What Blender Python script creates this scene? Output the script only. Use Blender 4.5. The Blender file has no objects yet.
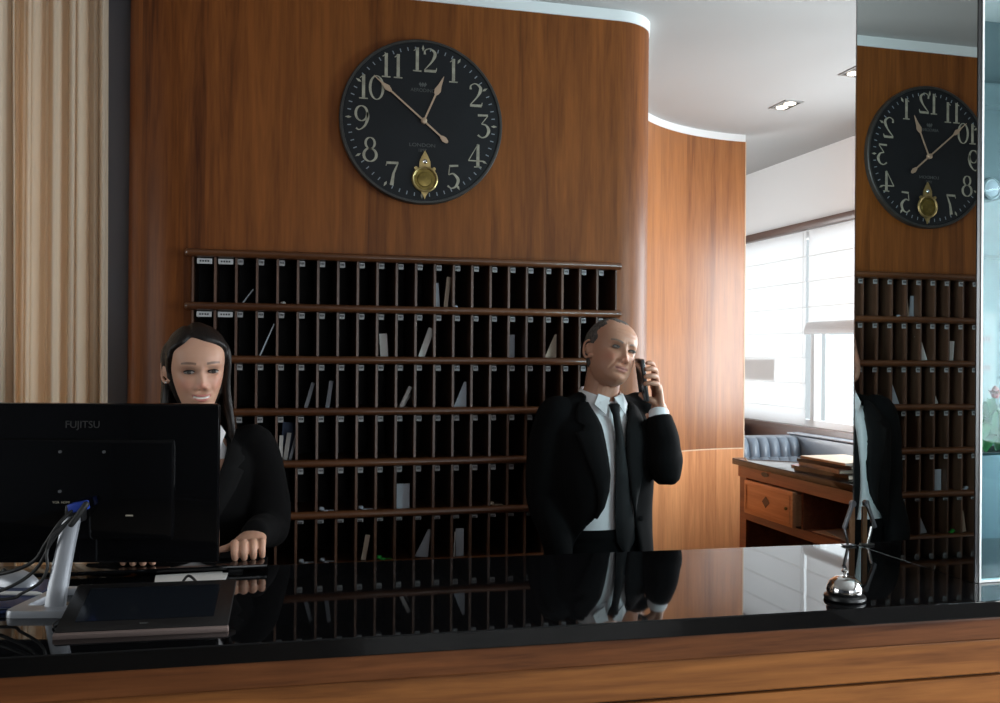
import bpy, bmesh, math, random
import numpy as np
from mathutils import Vector, Matrix, Euler
random.seed(7); np.random.seed(7)
S = bpy.context.scene
COL = S.collection
R = math.radians
PI = math.pi

# ------------------------------------------------------------------ camera
cam = bpy.data.cameras.new('camera'); cam.sensor_width = 36; cam.lens = 33.48
cam.clip_start = .05; cam.clip_end = 100
co = bpy.data.objects.new('camera', cam); COL.objects.link(co)
YAW, ROLL, PIT = R(14.3), R(.45), R(.15)
hx = Vector((math.cos(YAW), -math.sin(YAW), 0))
fw = Vector((math.sin(YAW), math.cos(YAW), 0)) * math.cos(PIT) + Vector((0, 0, 1)) * math.sin(PIT)
up0 = hx.cross(fw)
rt = hx * math.cos(ROLL) + up0 * math.sin(ROLL)
upv = up0 * math.cos(ROLL) - hx * math.sin(ROLL)
mw = Matrix((rt, upv, -fw)).transposed().to_4x4(); mw.translation = (0, 0, 1.6)
co.matrix_world = mw
S.camera = co

# ------------------------------------------------------------------ light and exposure
S.view_settings.view_transform = 'Standard'; S.view_settings.look = 'None'
S.view_settings.gamma = 1; S.view_settings.use_curve_mapping = False
S.view_settings.exposure = 0.55
S.cycles.use_denoising = True
S.cycles.max_bounces = 10; S.cycles.diffuse_bounces = 5; S.cycles.glossy_bounces = 5
S.cycles.transparent_max_bounces = 12
S.cycles.sample_clamp_indirect = 6
S.cycles.caustics_reflective = False; S.cycles.caustics_refractive = False
W = bpy.data.worlds.new('sky'); S.world = W; W.use_nodes = True
W.node_tree.nodes['Background'].inputs[0].default_value = (.92, .97, 1, 1)
W.node_tree.nodes['Background'].inputs[1].default_value = .52

def area(name, loc, size, power, rot, col=(1, .97, .93)):
    l = bpy.data.lights.new(name, 'AREA'); l.shape = 'RECTANGLE'; l.size, l.size_y = size
    l.energy = power; l.color = col
    o = bpy.data.objects.new(name, l); COL.objects.link(o); o.location = loc; o.rotation_euler = rot
    return o
# daylight standing outside the window band of the right wall and the glazed front, plus added fills
area('daylight_window_rear', (3.42, 5.05, 1.77), (1.8, 1.3), 10.5, (R(90), 0, R(90)), (.94, .98, 1))
area('daylight_window_middle', (3.42, 3.25, 1.72), (1.7, 1.2), 92, (R(90), 0, R(90)), (.96, .98, 1))
area('fill_rear_room', (1.2, 6.75, 1.6), (2.0, 2.0), 70, (R(-90), 0, 0), (.97, .98, 1))  # added fill, out of view, brightens the window wall and rear room
area('daylight_window_front', (3.42, .55, 1.77), (2.4, 1.3), 135, (R(90), 0, R(90)), (.95, .98, 1))
area('daylight_glazed_front', (1.75, -4.35, 1.6), (2.7, 2.3), 40, (R(90), 0, 0), (.97, .98, 1))
area('daylight_window_left', (-3.42, 1.5, 1.77), (2.2, 1.3), 20, (R(90), 0, R(-90)), (1, .97, .92))
area('fill_behind_curtain', (-1.35, 4.42, 1.6), (1.3, 2.1), 24, (R(-90), 0, 0), (1, .95, .88))  # added fill that makes the curtain cloth glow from behind

# ------------------------------------------------------------------ materials
def nt(name):
    m = bpy.data.materials.new(name); m.use_nodes = True
    n = m.node_tree.nodes; return m, n, m.node_tree.links, n['Principled BSDF']
def mat(name, col, rough=.5, metal=0, coat=0, bump=0, bscale=200, var=0, vscale=8, spec=.5, trans=0, sheen=0):
    m, n, l, b = nt(name)
    b.inputs['Base Color'].default_value = (*col, 1); b.inputs['Roughness'].default_value = rough
    b.inputs['Metallic'].default_value = metal; b.inputs['Coat Weight'].default_value = coat
    b.inputs['Specular IOR Level'].default_value = spec; b.inputs['Coat Roughness'].default_value = .08
    b.inputs['Sheen Weight'].default_value = sheen
    tc = n.new('ShaderNodeTexCoord')
    if var:
        no = n.new('ShaderNodeTexNoise'); no.inputs['Scale'].default_value = vscale; no.inputs['Detail'].default_value = 4
        l.new(tc.outputs['Object'], no.inputs['Vector'])
        r = n.new('ShaderNodeValToRGB'); l.new(no.outputs['Fac'], r.inputs[0])
        r.color_ramp.elements[0].position = .3; r.color_ramp.elements[1].position = .7
        r.color_ramp.elements[0].color = (*[c * (1 - var) for c in col], 1)
        r.color_ramp.elements[1].color = (*[min(1, c * (1 + var)) for c in col], 1)
        l.new(r.outputs[0], b.inputs['Base Color'])
    if bump:
        no = n.new('ShaderNodeTexNoise'); no.inputs['Scale'].default_value = bscale; no.inputs['Detail'].default_value = 3
        l.new(tc.outputs['Object'], no.inputs['Vector'])
        bp = n.new('ShaderNodeBump'); bp.inputs['Strength'].default_value = bump; bp.inputs['Distance'].default_value = .002
        l.new(no.outputs['Fac'], bp.inputs['Height']); l.new(bp.outputs[0], b.inputs['Normal'])
    return m

def wood(name, dark, light, axis='Z', grain=1.0, rough=.3, coat=.3, leaf=0, uv=False, coatr=.12, knots=False, spec=.5):
    """veneer: stretched noise grain running along AXIS, LEAF = width of one veneer leaf in metres"""
    m, n, l, b = nt(name)
    tc = n.new('ShaderNodeTexCoord'); src = tc.outputs['UV' if uv else 'Object']
    mp = n.new('ShaderNodeMapping'); l.new(src, mp.inputs['Vector'])
    sc = {'X': (.9, 16, 16), 'Y': (16, .9, 16), 'Z': (16, 16, .9)}[axis]
    if uv: sc = (16, .9, 1)
    mp.inputs['Scale'].default_value = [s * grain for s in sc]
    vec = mp.outputs[0]; leafv = None
    if leaf:
        sx = n.new('ShaderNodeSeparateXYZ'); l.new(src, sx.inputs[0])
        dv = n.new('ShaderNodeMath'); dv.operation = 'DIVIDE'; l.new(sx.outputs[0], dv.inputs[0]); dv.inputs[1].default_value = leaf
        fl = n.new('ShaderNodeMath'); fl.operation = 'FLOOR'; l.new(dv.outputs[0], fl.inputs[0])
        wn = n.new('ShaderNodeTexWhiteNoise'); wn.noise_dimensions = '1D'; l.new(fl.outputs[0], wn.inputs['W']); leafv = wn.outputs['Value']
        cb = n.new('ShaderNodeCombineXYZ'); ml = n.new('ShaderNodeMath'); ml.operation = 'MULTIPLY'
        l.new(leafv, ml.inputs[0]); ml.inputs[1].default_value = 37
        l.new(ml.outputs[0], cb.inputs[0]); l.new(ml.outputs[0], cb.inputs[1])
        ad = n.new('ShaderNodeVectorMath'); l.new(vec, ad.inputs[0]); l.new(cb.outputs[0], ad.inputs[1]); vec = ad.outputs[0]
    no = n.new('ShaderNodeTexNoise'); no.inputs['Scale'].default_value = 1; no.inputs['Detail'].default_value = 8
    no.inputs['Roughness'].default_value = .62; no.inputs['Distortion'].default_value = .9
    l.new(vec, no.inputs['Vector'])
    n2 = n.new('ShaderNodeTexNoise'); n2.inputs['Scale'].default_value = 7; n2.inputs['Detail'].default_value = 3
    l.new(vec, n2.inputs['Vector'])
    mx = n.new('ShaderNodeMath'); mx.operation = 'MULTIPLY_ADD'
    l.new(n2.outputs['Fac'], mx.inputs[0]); mx.inputs[1].default_value = .35; l.new(no.outputs['Fac'], mx.inputs[2])
    out = mx.outputs[0]
    if leafv is not None:
        m3 = n.new('ShaderNodeMath'); m3.operation = 'MULTIPLY_ADD'; l.new(leafv, m3.inputs[0]); m3.inputs[1].default_value = .16; l.new(out, m3.inputs[2]); out = m3.outputs[0]
    r = n.new('ShaderNodeValToRGB'); l.new(out, r.inputs[0])
    e = r.color_ramp.elements; e[0].position = .42; e[0].color = (*dark, 1); e[1].position = .95 if leaf else .86; e[1].color = (*light, 1)
    colout = r.outputs[0]
    if knots:
        vo = n.new('ShaderNodeTexVoronoi'); vo.inputs['Scale'].default_value = 1
        mk = n.new('ShaderNodeMapping'); mk.inputs['Scale'].default_value = (2.2, 1, 9); l.new(src, mk.inputs['Vector']); l.new(mk.outputs[0], vo.inputs['Vector'])
        kr = n.new('ShaderNodeValToRGB'); l.new(vo.outputs['Distance'], kr.inputs[0])
        kr.color_ramp.elements[0].position = .03; kr.color_ramp.elements[0].color = (.25, .2, .18, 1)
        kr.color_ramp.elements[1].position = .16; kr.color_ramp.elements[1].color = (1, 1, 1, 1)
        mm = n.new('ShaderNodeMix'); mm.data_type = 'RGBA'; mm.blend_type = 'MULTIPLY'; mm.inputs[0].default_value = 1
        l.new(colout, mm.inputs[6]); l.new(kr.outputs[0], mm.inputs[7]); colout = mm.outputs[2]
    l.new(colout, b.inputs['Base Color'])
    b.inputs['Roughness'].default_value = rough; b.inputs['Coat Weight'].default_value = coat; b.inputs['Coat Roughness'].default_value = coatr
    b.inputs['Specular IOR Level'].default_value = spec
    bp = n.new('ShaderNodeBump'); bp.inputs['Strength'].default_value = .12; bp.inputs['Distance'].default_value = .002
    l.new(out, bp.inputs['Height']); l.new(bp.outputs[0], b.inputs['Normal'])
    return m

M = {}
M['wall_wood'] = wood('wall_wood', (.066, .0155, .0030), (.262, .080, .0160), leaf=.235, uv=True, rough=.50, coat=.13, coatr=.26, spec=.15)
M['wall_wood_lit'] = wood('wall_wood_lit', (.17, .052, .013), (.40, .150, .044), leaf=.235, uv=True, rough=.42, coat=.6, coatr=.30, spec=.3)  # wall veneer lightened; window light on the sweep is put into its colour
M['wall_wood_lower'] = wood('wall_wood_lower', (.40, .14, .050), (.74, .335, .138), leaf=.235, uv=True, rough=.45, coat=.3, coatr=.30, spec=.3)  # lighter lower veneer, window light on the sweep also put into its colour
M['rack_wood'] = wood('rack_wood', (.055, .017, .006), (.14, .050, .018), axis='X', rough=.32, coat=.4)
M['rack_div'] = wood('rack_div', (.055, .024, .014), (.13, .062, .037), axis='Z', rough=.38, coat=.2)
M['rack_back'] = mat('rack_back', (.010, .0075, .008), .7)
M['counter_wood_dark'] = wood('counter_wood_dark', (.07, .021, .006), (.25, .085, .026), axis='X', grain=1.1, rough=.5, coat=.05, spec=.25)
M['counter_wood'] = wood('counter_wood', (.12, .035, .008), (.44, .165, .042), axis='X', grain=.8, rough=.48, coat=.08, spec=.3, knots=True)
M['desk_wood'] = wood('desk_wood', (.14, .045, .022), (.30, .115, .055), axis='Y', rough=.35, coat=.3)
M['drawer_wood'] = wood('drawer_wood', (.50, .24, .11), (.74, .42, .23), axis='Y', rough=.4, coat=.2)
M['sill_wood'] = wood('sill_wood', (.060, .026, .015), (.12, .055, .032), axis='Y', rough=.4, coat=.2)
M['black_gloss'] = mat('black_gloss', (.004, .004, .0045), .03, spec=.42)
M['white'] = mat('white_paint', (.78, .78, .77), .7, bump=.04, bscale=60)
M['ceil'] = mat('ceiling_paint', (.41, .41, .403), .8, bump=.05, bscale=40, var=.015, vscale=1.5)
M['fascia'] = mat('fascia_paint', (.86, .87, .87), .5)
M['greenwall'] = mat('pale_green_paint', (.115, .155, .165), .7)
M['greywall'] = mat('grey_wall_paint', (.085, .090, .105), .7, bump=.05, bscale=60)
M['postgrey'] = mat('post_grey_paint', (.17, .18, .215), .7)
M['floor'] = mat('floor_stone', (.17, .14, .11), .35, var=.25, vscale=3)
M['edge'] = wood('ply_edge', (.62, .42, .27), (.78, .58, .40), rough=.5, coat=0)
M['black'] = mat('black_plastic', (.010, .010, .011), .35)
M['blackgl'] = mat('piano_black', (.003, .003, .0035), .07, spec=.35)
M['silver'] = mat('silver_plastic', (.42, .44, .48), .32, metal=.35)
M['chrome'] = mat('chrome', (.80, .79, .78), .06, metal=1)
M['steel'] = mat('brushed_steel', (.55, .55, .55), .28, metal=1)
M['brass'] = mat('aged_brass', (.46, .33, .14), .34, metal=.8, var=.25, vscale=60)
M['brass_dark'] = mat('brass_dark', (.20, .14, .035), .3, metal=.7, var=.3, vscale=50)
M['paper'] = mat('paper', (.74, .73, .70), .7)
M['paper_grey'] = mat('paper_grey', (.42, .45, .50), .7)
M['paper_beige'] = mat('paper_beige', (.60, .49, .38), .7)
M['paper_blue'] = mat('paper_blue', (.10, .14, .24), .7)
M['green'] = mat('green_plastic', (.03, .35, .05), .4)
M['tag'] = mat('tag_grey', (.30, .29, .29), .55)
M['label'] = mat('label_grey', (.50, .50, .50), .55)
M['ink'] = mat('ink', (.02, .02, .025), .6)
M['clock_face'] = mat('clock_face', (.009, .0095, .0115), .5, var=.25, vscale=5, spec=.25)
M['clock_rim'] = mat('clock_rim', (.028, .025, .022), .45, var=.3, vscale=30)
M['numeral'] = mat('numeral_cream', (.36, .325, .25), .6, var=.22, vscale=60)
M['tick'] = mat('tick_grey', (.24, .26, .29), .6)
M['hand'] = mat('hand_copper', (.52, .36, .25), .4, metal=.4)
M['logo_grey'] = mat('logo_grey', (.028, .028, .028), .5)
M['faint'] = mat('faint_print', (.085, .085, .08), .6)
M['blue'] = mat('blue_plastic', (.03, .07, .42), .35)
M['navy'] = mat('navy_folder', (.02, .035, .10), .4)
M['cable'] = mat('black_rubber', (.012, .012, .012), .5)
M['screen'] = mat('tablet_screen', (.008, .010, .014), .16, coat=.3)
M['bezel'] = mat('tablet_bezel', (.010, .009, .009), .3)
M['tabletalu'] = mat('tablet_alloy', (.28, .21, .19), .4, metal=.5)
M['suit'] = mat('black_suit_wool', (.0030, .0028, .0030), .9, bump=.25, bscale=900, spec=.12)
M['suit2'] = mat('charcoal_trousers', (.0030, .0030, .0032), .9, bump=.2, bscale=900, spec=.1)
M['lapel'] = mat('black_lapel', (.0038, .0036, .0038), .85, bump=.2, bscale=900, spec=.16)
M['tie'] = mat('black_tie_silk', (.005, .005, .0055), .65, spec=.2, bump=.15, bscale=700)
M['shirt'] = mat('white_shirt', (.82, .81, .82), .75, bump=.12, bscale=500)
M['leather'] = mat('blue_grey_leather', (.17, .215, .27), .35, bump=.25, bscale=120, coat=.2)
M['eye_white'] = mat('eye_white', (.25, .225, .21), .4, spec=.3)
M['iris_m'] = mat('iris_grey', (.06, .055, .05), .15)
M['tooth'] = mat('teeth', (.72, .68, .62), .3)
M['plant'] = mat('leaf_green', (.03, .15, .035), .4, var=.4, vscale=20)
M['red'] = mat('red_petal', (.50, .015, .008), .4)
M['planter'] = mat('blue_grey_planter', (.060, .085, .110), .35)
M['speaker'] = mat('speaker_grey', (.34, .38, .40), .5)
M['redink'] = mat('pink_print', (.30, .12, .12), .6)
M['notice'] = mat('notice_paper', (.27, .28, .28), .7)
m, n, l, b = nt('mirror_glass'); b.inputs['Base Color'].default_value = (.70, .745, .735, 1); b.inputs['Metallic'].default_value = 1; b.inputs['Roughness'].default_value = .0
M['mirror'] = m
def thin_glass(name, col, gl=.12):
    m = bpy.data.materials.new(name); m.use_nodes = True; n = m.node_tree.nodes; l = m.node_tree.links
    n.remove(n['Principled BSDF'])
    t = n.new('ShaderNodeBsdfTransparent'); t.inputs[0].default_value = (*col, 1)
    g = n.new('ShaderNodeBsdfGlossy'); g.inputs['Roughness'].default_value = .02; g.inputs['Color'].default_value = (.9, 1, 1, 1)
    mx = n.new('ShaderNodeMixShader'); mx.inputs[0].default_value = gl
    l.new(t.outputs[0], mx.inputs[1]); l.new(g.outputs[0], mx.inputs[2]); l.new(mx.outputs[0], n['Material Output'].inputs[0])
    return m
M['glass'] = thin_glass('window_glass', (.93, .95, .96), .06)
M['teal'] = thin_glass('teal_glass', (.80, .93, .95), .012)
def translucent(name, col, k=.5):
    m = bpy.data.materials.new(name); m.use_nodes = True; n = m.node_tree.nodes; l = m.node_tree.links
    n.remove(n['Principled BSDF'])
    d = n.new('ShaderNodeBsdfDiffuse'); d.inputs[0].default_value = (*col, 1)
    t = n.new('ShaderNodeBsdfTranslucent'); t.inputs[0].default_value = (*col, 1)
    mx = n.new('ShaderNodeMixShader'); mx.inputs[0].default_value = k
    l.new(d.outputs[0], mx.inputs[1]); l.new(t.outputs[0], mx.inputs[2]); l.new(mx.outputs[0], n['Material Output'].inputs[0])
    return m
M['curtain'] = translucent('cream_curtain', (.88, .75, .60), .30)
M['blind'] = translucent('linen_blind', (.80, .80, .80), .45)
def emit(name, col, s):
    m = bpy.data.materials.new(name); m.use_nodes = True; n = m.node_tree.nodes
    b = n['Principled BSDF']; b.inputs['Base Color'].default_value = (*col, 1)
    b.inputs['Emission Color'].default_value = (*col, 1); b.inputs['Emission Strength'].default_value = s
    return m
M['lamp'] = emit('lamp_glow', (1, .90, .74), 4)
def skin(name, rough=.48):
    m, n, l, b = nt(name)
    a = n.new('ShaderNodeVertexColor'); a.layer_name = 'tint'; l.new(a.outputs[0], b.inputs['Base Color'])
    b.inputs['Roughness'].default_value = rough; b.inputs['Subsurface Weight'].default_value = .12
    b.inputs['Subsurface Scale'].default_value = .008; b.inputs['Subsurface Radius'].default_value = (1, .4, .2)
    b.inputs['Specular IOR Level'].default_value = .4
    return m
M['skin'] = skin('skin')
def hairmat(name, c1, c2, rough=.45):
    m, n, l, b = nt(name); tc = n.new('ShaderNodeTexCoord'); mp = n.new('ShaderNodeMapping'); mp.inputs['Scale'].default_value = (160, 160, 12)
    l.new(tc.outputs['Object'], mp.inputs[0]); no = n.new('ShaderNodeTexNoise'); no.inputs['Scale'].default_value = 1.3; no.inputs['Detail'].default_value = 4
    l.new(mp.outputs[0], no.inputs[0]); r = n.new('ShaderNodeValToRGB'); l.new(no.outputs[0], r.inputs[0])
    r.color_ramp.elements[0].position = .35; r.color_ramp.elements[1].position = .7
    r.color_ramp.elements[0].color = (*c1, 1); r.color_ramp.elements[1].color = (*c2, 1); l.new(r.outputs[0], b.inputs[0])
    bp = n.new('ShaderNodeBump'); bp.inputs['Strength'].default_value = .4; bp.inputs['Distance'].default_value = .003
    l.new(no.outputs[0], bp.inputs['Height']); l.new(bp.outputs[0], b.inputs['Normal']); b.inputs['Roughness'].default_value = rough
    b.inputs['Specular IOR Level'].default_value = .3
    return m
M['hair_dark'] = hairmat('dark_brown_hair', (.004, .0025, .002), (.014, .008, .006))
M['hair_grey'] = hairmat('short_grey_hair', (.050, .042, .038), (.17, .145, .13), .7)

# ------------------------------------------------------------------ helpers
class MB:
    """collects shapes, linked as one mesh object by build()"""
    def __init__(s): s.v = []; s.f = []; s.m = []; s.uv = None
    def add(s, vs, fs, mi=0):
        k = len(s.v); s.v += [tuple(v) for v in vs]; s.f += [tuple(i + k for i in f) for f in fs]; s.m += [mi] * len(fs)
        return s
    def box(s, c, d, rot=None, mi=0, bev=0):
        bm = bmesh.new(); bmesh.ops.create_cube(bm, size=1); bmesh.ops.scale(bm, vec=d, verts=bm.verts)
        if bev: bmesh.ops.bevel(bm, geom=bm.edges[:], offset=bev, segments=2, affect='EDGES', profile=.6)
        if rot: bmesh.ops.rotate(bm, matrix=Euler(rot).to_matrix(), verts=bm.verts)
        bmesh.ops.translate(bm, vec=c, verts=bm.verts)
        bm.verts.index_update(); s.add([v.co[:] for v in bm.verts], [[v.index for v in f.verts] for f in bm.faces], mi); bm.free(); return s
    def bb(s, x0, x1, y0, y1, z0, z1, mi=0, bev=0):
        return s.box(((x0 + x1) / 2, (y0 + y1) / 2, (z0 + z1) / 2), (abs(x1 - x0), abs(y1 - y0), abs(z1 - z0)), mi=mi, bev=bev)
    def tube(s, pts, rad, segs=12, mi=0, cap=True, smooth_n=0, up=(0, 0, 1), flat=None):
        P = [Vector(p) for p in pts]
        if not hasattr(rad, '__len__'): rad = [rad] * len(P)
        rad = [r if hasattr(r, '__len__') else (r, r) for r in rad]
        if smooth_n:
            P, rad = crom(P, rad, smooth_n)
        n = len(P); T = [(P[min(i + 1, n - 1)] - P[max(i - 1, 0)]).normalized() for i in range(n)]
        u = Vector(up); u = (u - T[0] * u.dot(T[0]))
        if u.length < 1e-3: u = Vector((1, 0, 0)) - T[0] * T[0].x
        u.normalize(); vs = []
        for i in range(n):
            u = (u - T[i] * u.dot(T[i])).normalized(); w = T[i].cross(u)
            for k in range(segs):
                a = 2 * PI * k / segs; vs.append(P[i] + u * (math.sin(a) * rad[i][1]) + w * (math.cos(a) * rad[i][0]))
        fs = [(i * segs + k, i * segs + (k + 1) % segs, (i + 1) * segs + (k + 1) % segs, (i + 1) * segs + k) for i in range(n - 1) for k in range(segs)]
        if cap:
            for (i, sg) in ((0, -1), (n - 1, 1)):
                prev = i * segs
                for st, q in ((.5, .87), (.87, .5)):
                    base = len(vs); c = P[i] + T[i] * (sg * st * min(rad[i]) * (1 if cap is True else cap))
                    for k in range(segs):
                        vs.append(c + (vs[i * segs + k] - P[i]) * q)
                    for k in range(segs):
                        a, b2, c2, d2 = prev + k, prev + (k + 1) % segs, base + (k + 1) % segs, base + k
                        fs.append((a, b2, c2, d2) if sg > 0 else (d2, c2, b2, a))
                    prev = base
                fs.append(tuple(prev + k for k in range(segs)) if sg > 0 else tuple(prev + segs - 1 - k for k in range(segs)))
        return s.add(vs, fs, mi)
    def lathe(s, prof, segs=40, c=(0, 0, 0), mi=0, axis='Z', sx=1, sy=1):
        vs = []; fs = []
        for r, z in prof:
            for k in range(segs):
                a = 2 * PI * k / segs; p = (r * math.cos(a) * sx, r * math.sin(a) * sy, z)
                if axis == 'Y': p = (p[0], -p[2], p[1])
                if axis == 'X': p = (p[2], p[0], p[1])
                vs.append((p[0] + c[0], p[1] + c[1], p[2] + c[2]))
        n = len(prof)
        for i in range(n - 1):
            for k in range(segs): fs.append((i * segs + k, i * segs + (k + 1) % segs, (i + 1) * segs + (k + 1) % segs, (i + 1) * segs + k))
        fs.append(tuple(range(segs - 1, -1, -1))); fs.append(tuple((n - 1) * segs + k for k in range(segs)))
        return s.add(vs, fs, mi)
    def prism(s, poly, z0, z1, fn=None, mi=0):
        """polygon in (x, y), extruded along z, then mapped by fn"""
        n = len(poly); vs = [(x, y, z0) for x, y in poly] + [(x, y, z1) for x, y in poly]
        fs = [tuple(range(n - 1, -1, -1)), tuple(range(n, 2 * n))] + [(i, (i + 1) % n, n + (i + 1) % n, n + i) for i in range(n)]
        if fn: vs = [fn(*v) for v in vs]
        return s.add(vs, fs, mi)
    def grid(s, rows, close=False, mi=0, cap=False):
        n = len(rows); k = len(rows[0]); vs = [p for r in rows for p in r]
        fs = [(i * k + j, i * k + (j + 1) % k, (i + 1) * k + (j + 1) % k, (i + 1) * k + j) for i in range(n - 1) for j in range(k if close else k - 1)]
        if cap: fs += [tuple(range(k - 1, -1, -1)), tuple((n - 1) * k + j for j in range(k))]
        return s.add(vs, fs, mi)
    def build(s, name, m, parent=None, smooth=0, off=None, mw=None):
        me = bpy.data.meshes.new(name)
        vs = s.v
        if mw is not None: vs = [mw @ Vector(v) for v in vs]
        if off is not None: vs = [(v[0] - off[0], v[1] - off[1], v[2] - off[2]) for v in vs]
        me.from_pydata([tuple(v) for v in vs], [], s.f)
        for mm in (m if isinstance(m, (list, tuple)) else [m]): me.materials.append(M[mm] if isinstance(mm, str) else mm)
        me.polygons.foreach_set('material_index', s.m)
        if smooth:
            me.polygons.foreach_set('use_smooth', [True] * len(me.polygons)); me.update()
            if smooth < 180: me.set_sharp_from_angle(angle=R(smooth))
        me.update()
        o = bpy.data.objects.new(name, me); COL.objects.link(o)
        if parent is not None: o.parent = parent
        return o
def crom(P, rad, n):
    O, Q = [], []
    for i in range(len(P) - 1):
        p0, p1, p2, p3 = P[max(i - 1, 0)], P[i], P[i + 1], P[min(i + 2, len(P) - 1)]
        for k in range(n):
            t = k / n
            O.append(.5 * ((2 * p1) + (p2 - p0) * t + (2 * p0 - 5 * p1 + 4 * p2 - p3) * t * t + (3 * p1 - p0 - 3 * p2 + p3) * t ** 3))
            tt = t * t * (3 - 2 * t)
            Q.append(tuple(a + (b - a) * tt for a, b in zip(rad[i], rad[i + 1])))
    return O + [P[-1]], Q + [rad[-1]]
def curve2(pts, n=8):
    P, _ = crom([Vector((*p, 0)) if len(p) == 2 else Vector(p) for p in pts], [(0, 0)] * len(pts), n); return P
def tag(o, label, cat, group=None, kind=None):
    if label: o['label'] = label
    if cat: o['category'] = cat
    if group: o['group'] = group
    if kind: o['kind'] = kind
    return o
def thing(name, label, cat, loc=(0, 0, 0), rz=0, group=None):
    o = bpy.data.objects.new(name, None); COL.objects.link(o); o.location = loc; o.rotation_euler = (0, 0, rz); o.empty_display_size = .05
    return tag(o, label, cat, group)
def struct(name, mb, m, smooth=0, parent=None):
    o = mb.build(name, m, parent, smooth)
    if parent is None: o['kind'] = 'structure'
    return o
def text_mesh(txt, size, name='text', ext=.0004, align='CENTER'):
    cu = bpy.data.curves.new(name, 'FONT'); cu.body = txt; cu.size = size; cu.extrude = ext; cu.align_x = align; cu.align_y = 'CENTER'
    o = bpy.data.objects.new(name, cu); COL.objects.link(o); bpy.context.view_layer.update()
    me = bpy.data.meshes.new_from_object(o.evaluated_get(bpy.context.evaluated_depsgraph_get()))
    vs = [v.co[:] for v in me.vertices]; fs = [tuple(p.vertices) for p in me.polygons]
    bpy.data.objects.remove(o); bpy.data.curves.remove(cu); bpy.data.meshes.remove(me); return vs, fs
def dup(root, **kw):
    r = root.copy(); COL.objects.link(r)
    for ch in root.children:
        c = ch.copy(); COL.objects.link(c); c.parent = r
        for g in ch.children:
            d = g.copy(); COL.objects.link(d); d.parent = c
    return r

# ------------------------------------------------------------------ room shell
XL, XR, YF, YB, ZC = -3.2, 3.23, -4.2, 6.6, 2.85
struct('floor', MB().bb(XL - .1, XR + .15, YF - .1, YB + .1, -.1, 0), 'floor')
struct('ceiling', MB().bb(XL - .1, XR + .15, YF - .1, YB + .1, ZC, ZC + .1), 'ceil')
# curved veneer wall: a path in plan, left end, flat front, convex corner, long concave sweep
path = [(-.442, 4.15), (-.442, 3.36)]
path += [(-.242 - .2 * math.sin(R(a)), 3.36 - .2 * math.cos(R(a))) for a in range(84, -1, -7)]
iL = len(path); path += [(-.222, 3.16), (1.226, 3.16)]
path += [(1.246 + .17 * math.sin(R(a)), 3.33 - .17 * math.cos(R(a))) for a in range(0, 76, 5)]
path += [(1.45, 3.41), (1.53, 3.655), (1.60, 3.87)]
path += [(2.635 - 1.03 * math.sin(R(a)), 3.726 + 1.03 * math.cos(R(a))) for a in range(75, -1, -3)]
def wall_along(name, path, ranges, m, th=.05):
    P = [Vector((*p, 0)) for p in path]; n = len(P)
    T = [(P[min(i + 1, n - 1)] - P[max(i - 1, 0)]).normalized() for i in range(n)]
    N = [Vector((-t.y, t.x, 0)) for t in T]                       # points to the back
    s = [0]
    for i in range(1, n): s.append(s[-1] + (P[i] - P[i - 1]).length)
    vs = []; fs = []; uv = []; sm = []
    def quad(a, b, c, d, u, smooth=True):
        k = len(vs); vs.extend([a, b, c, d]); fs.append((k, k + 1, k + 2, k + 3)); uv.extend(u); sm.append(smooth)
    Z = lambda p, z: (p.x, p.y, z)
    for i in range(n - 1):
        A, B = P[i], P[i + 1]; a, b = A + N[i] * th, B + N[i + 1] * th
        for z0, z1 in ranges(i):
            u = [(s[i], z0), (s[i + 1], z0), (s[i + 1], z1), (s[i], z1)]
            quad(Z(A, z0), Z(B, z0), Z(B, z1), Z(A, z1), u)
            quad(Z(b, z0), Z(a, z0), Z(a, z1), Z(b, z1), [u[1], u[0], u[3], u[2]])
            quad(Z(A, z1), Z(B, z1), Z(b, z1), Z(a, z1), u, False)
            if z0 > .01: quad(Z(a, z0), Z(b, z0), Z(B, z0), Z(A, z0), u, False)
    for i, j in ((0, 0), (n - 1, n - 1)):
        A, a = P[i], P[i] + N[i] * th
        for z0, z1 in ranges(min(i, n - 2)): quad(Z(a, z0), Z(A, z0), Z(A, z1), Z(a, z1), [(0, z0), (.05, z0), (.05, z1), (0, z1)], False)
    me = bpy.data.meshes.new(name); me.from_pydata(vs, [], fs)
    ul = me.uv_layers.new(name='UVMap')
    for k, q in enumerate(uv): ul.data[k].uv = q
    bm = bmesh.new(); bm.from_mesh(me); bmesh.ops.remove_doubles(bm, verts=bm.verts, dist=1e-5)
    for f in bm.faces: f.smooth = True
    bm.to_mesh(me); bm.free(); me.set_sharp_from_angle(angle=R(35)); me.materials.append(M[m])
    o = bpy.data.objects.new(name, me); COL.objects.link(o); o['kind'] = 'structure'; return o
RZ0, RZ1 = .70, 1.925
isw = len(path) - 26
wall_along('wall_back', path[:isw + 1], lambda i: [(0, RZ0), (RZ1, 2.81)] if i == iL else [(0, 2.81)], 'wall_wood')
wall_along('wall_sweep', path[isw:], lambda i: [(1.078, 2.81)], 'wall_wood_lit')
wall_along('wall_sweep_lower', path[isw:], lambda i: [(0, 1.0775)], 'wall_wood_lower')
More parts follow.
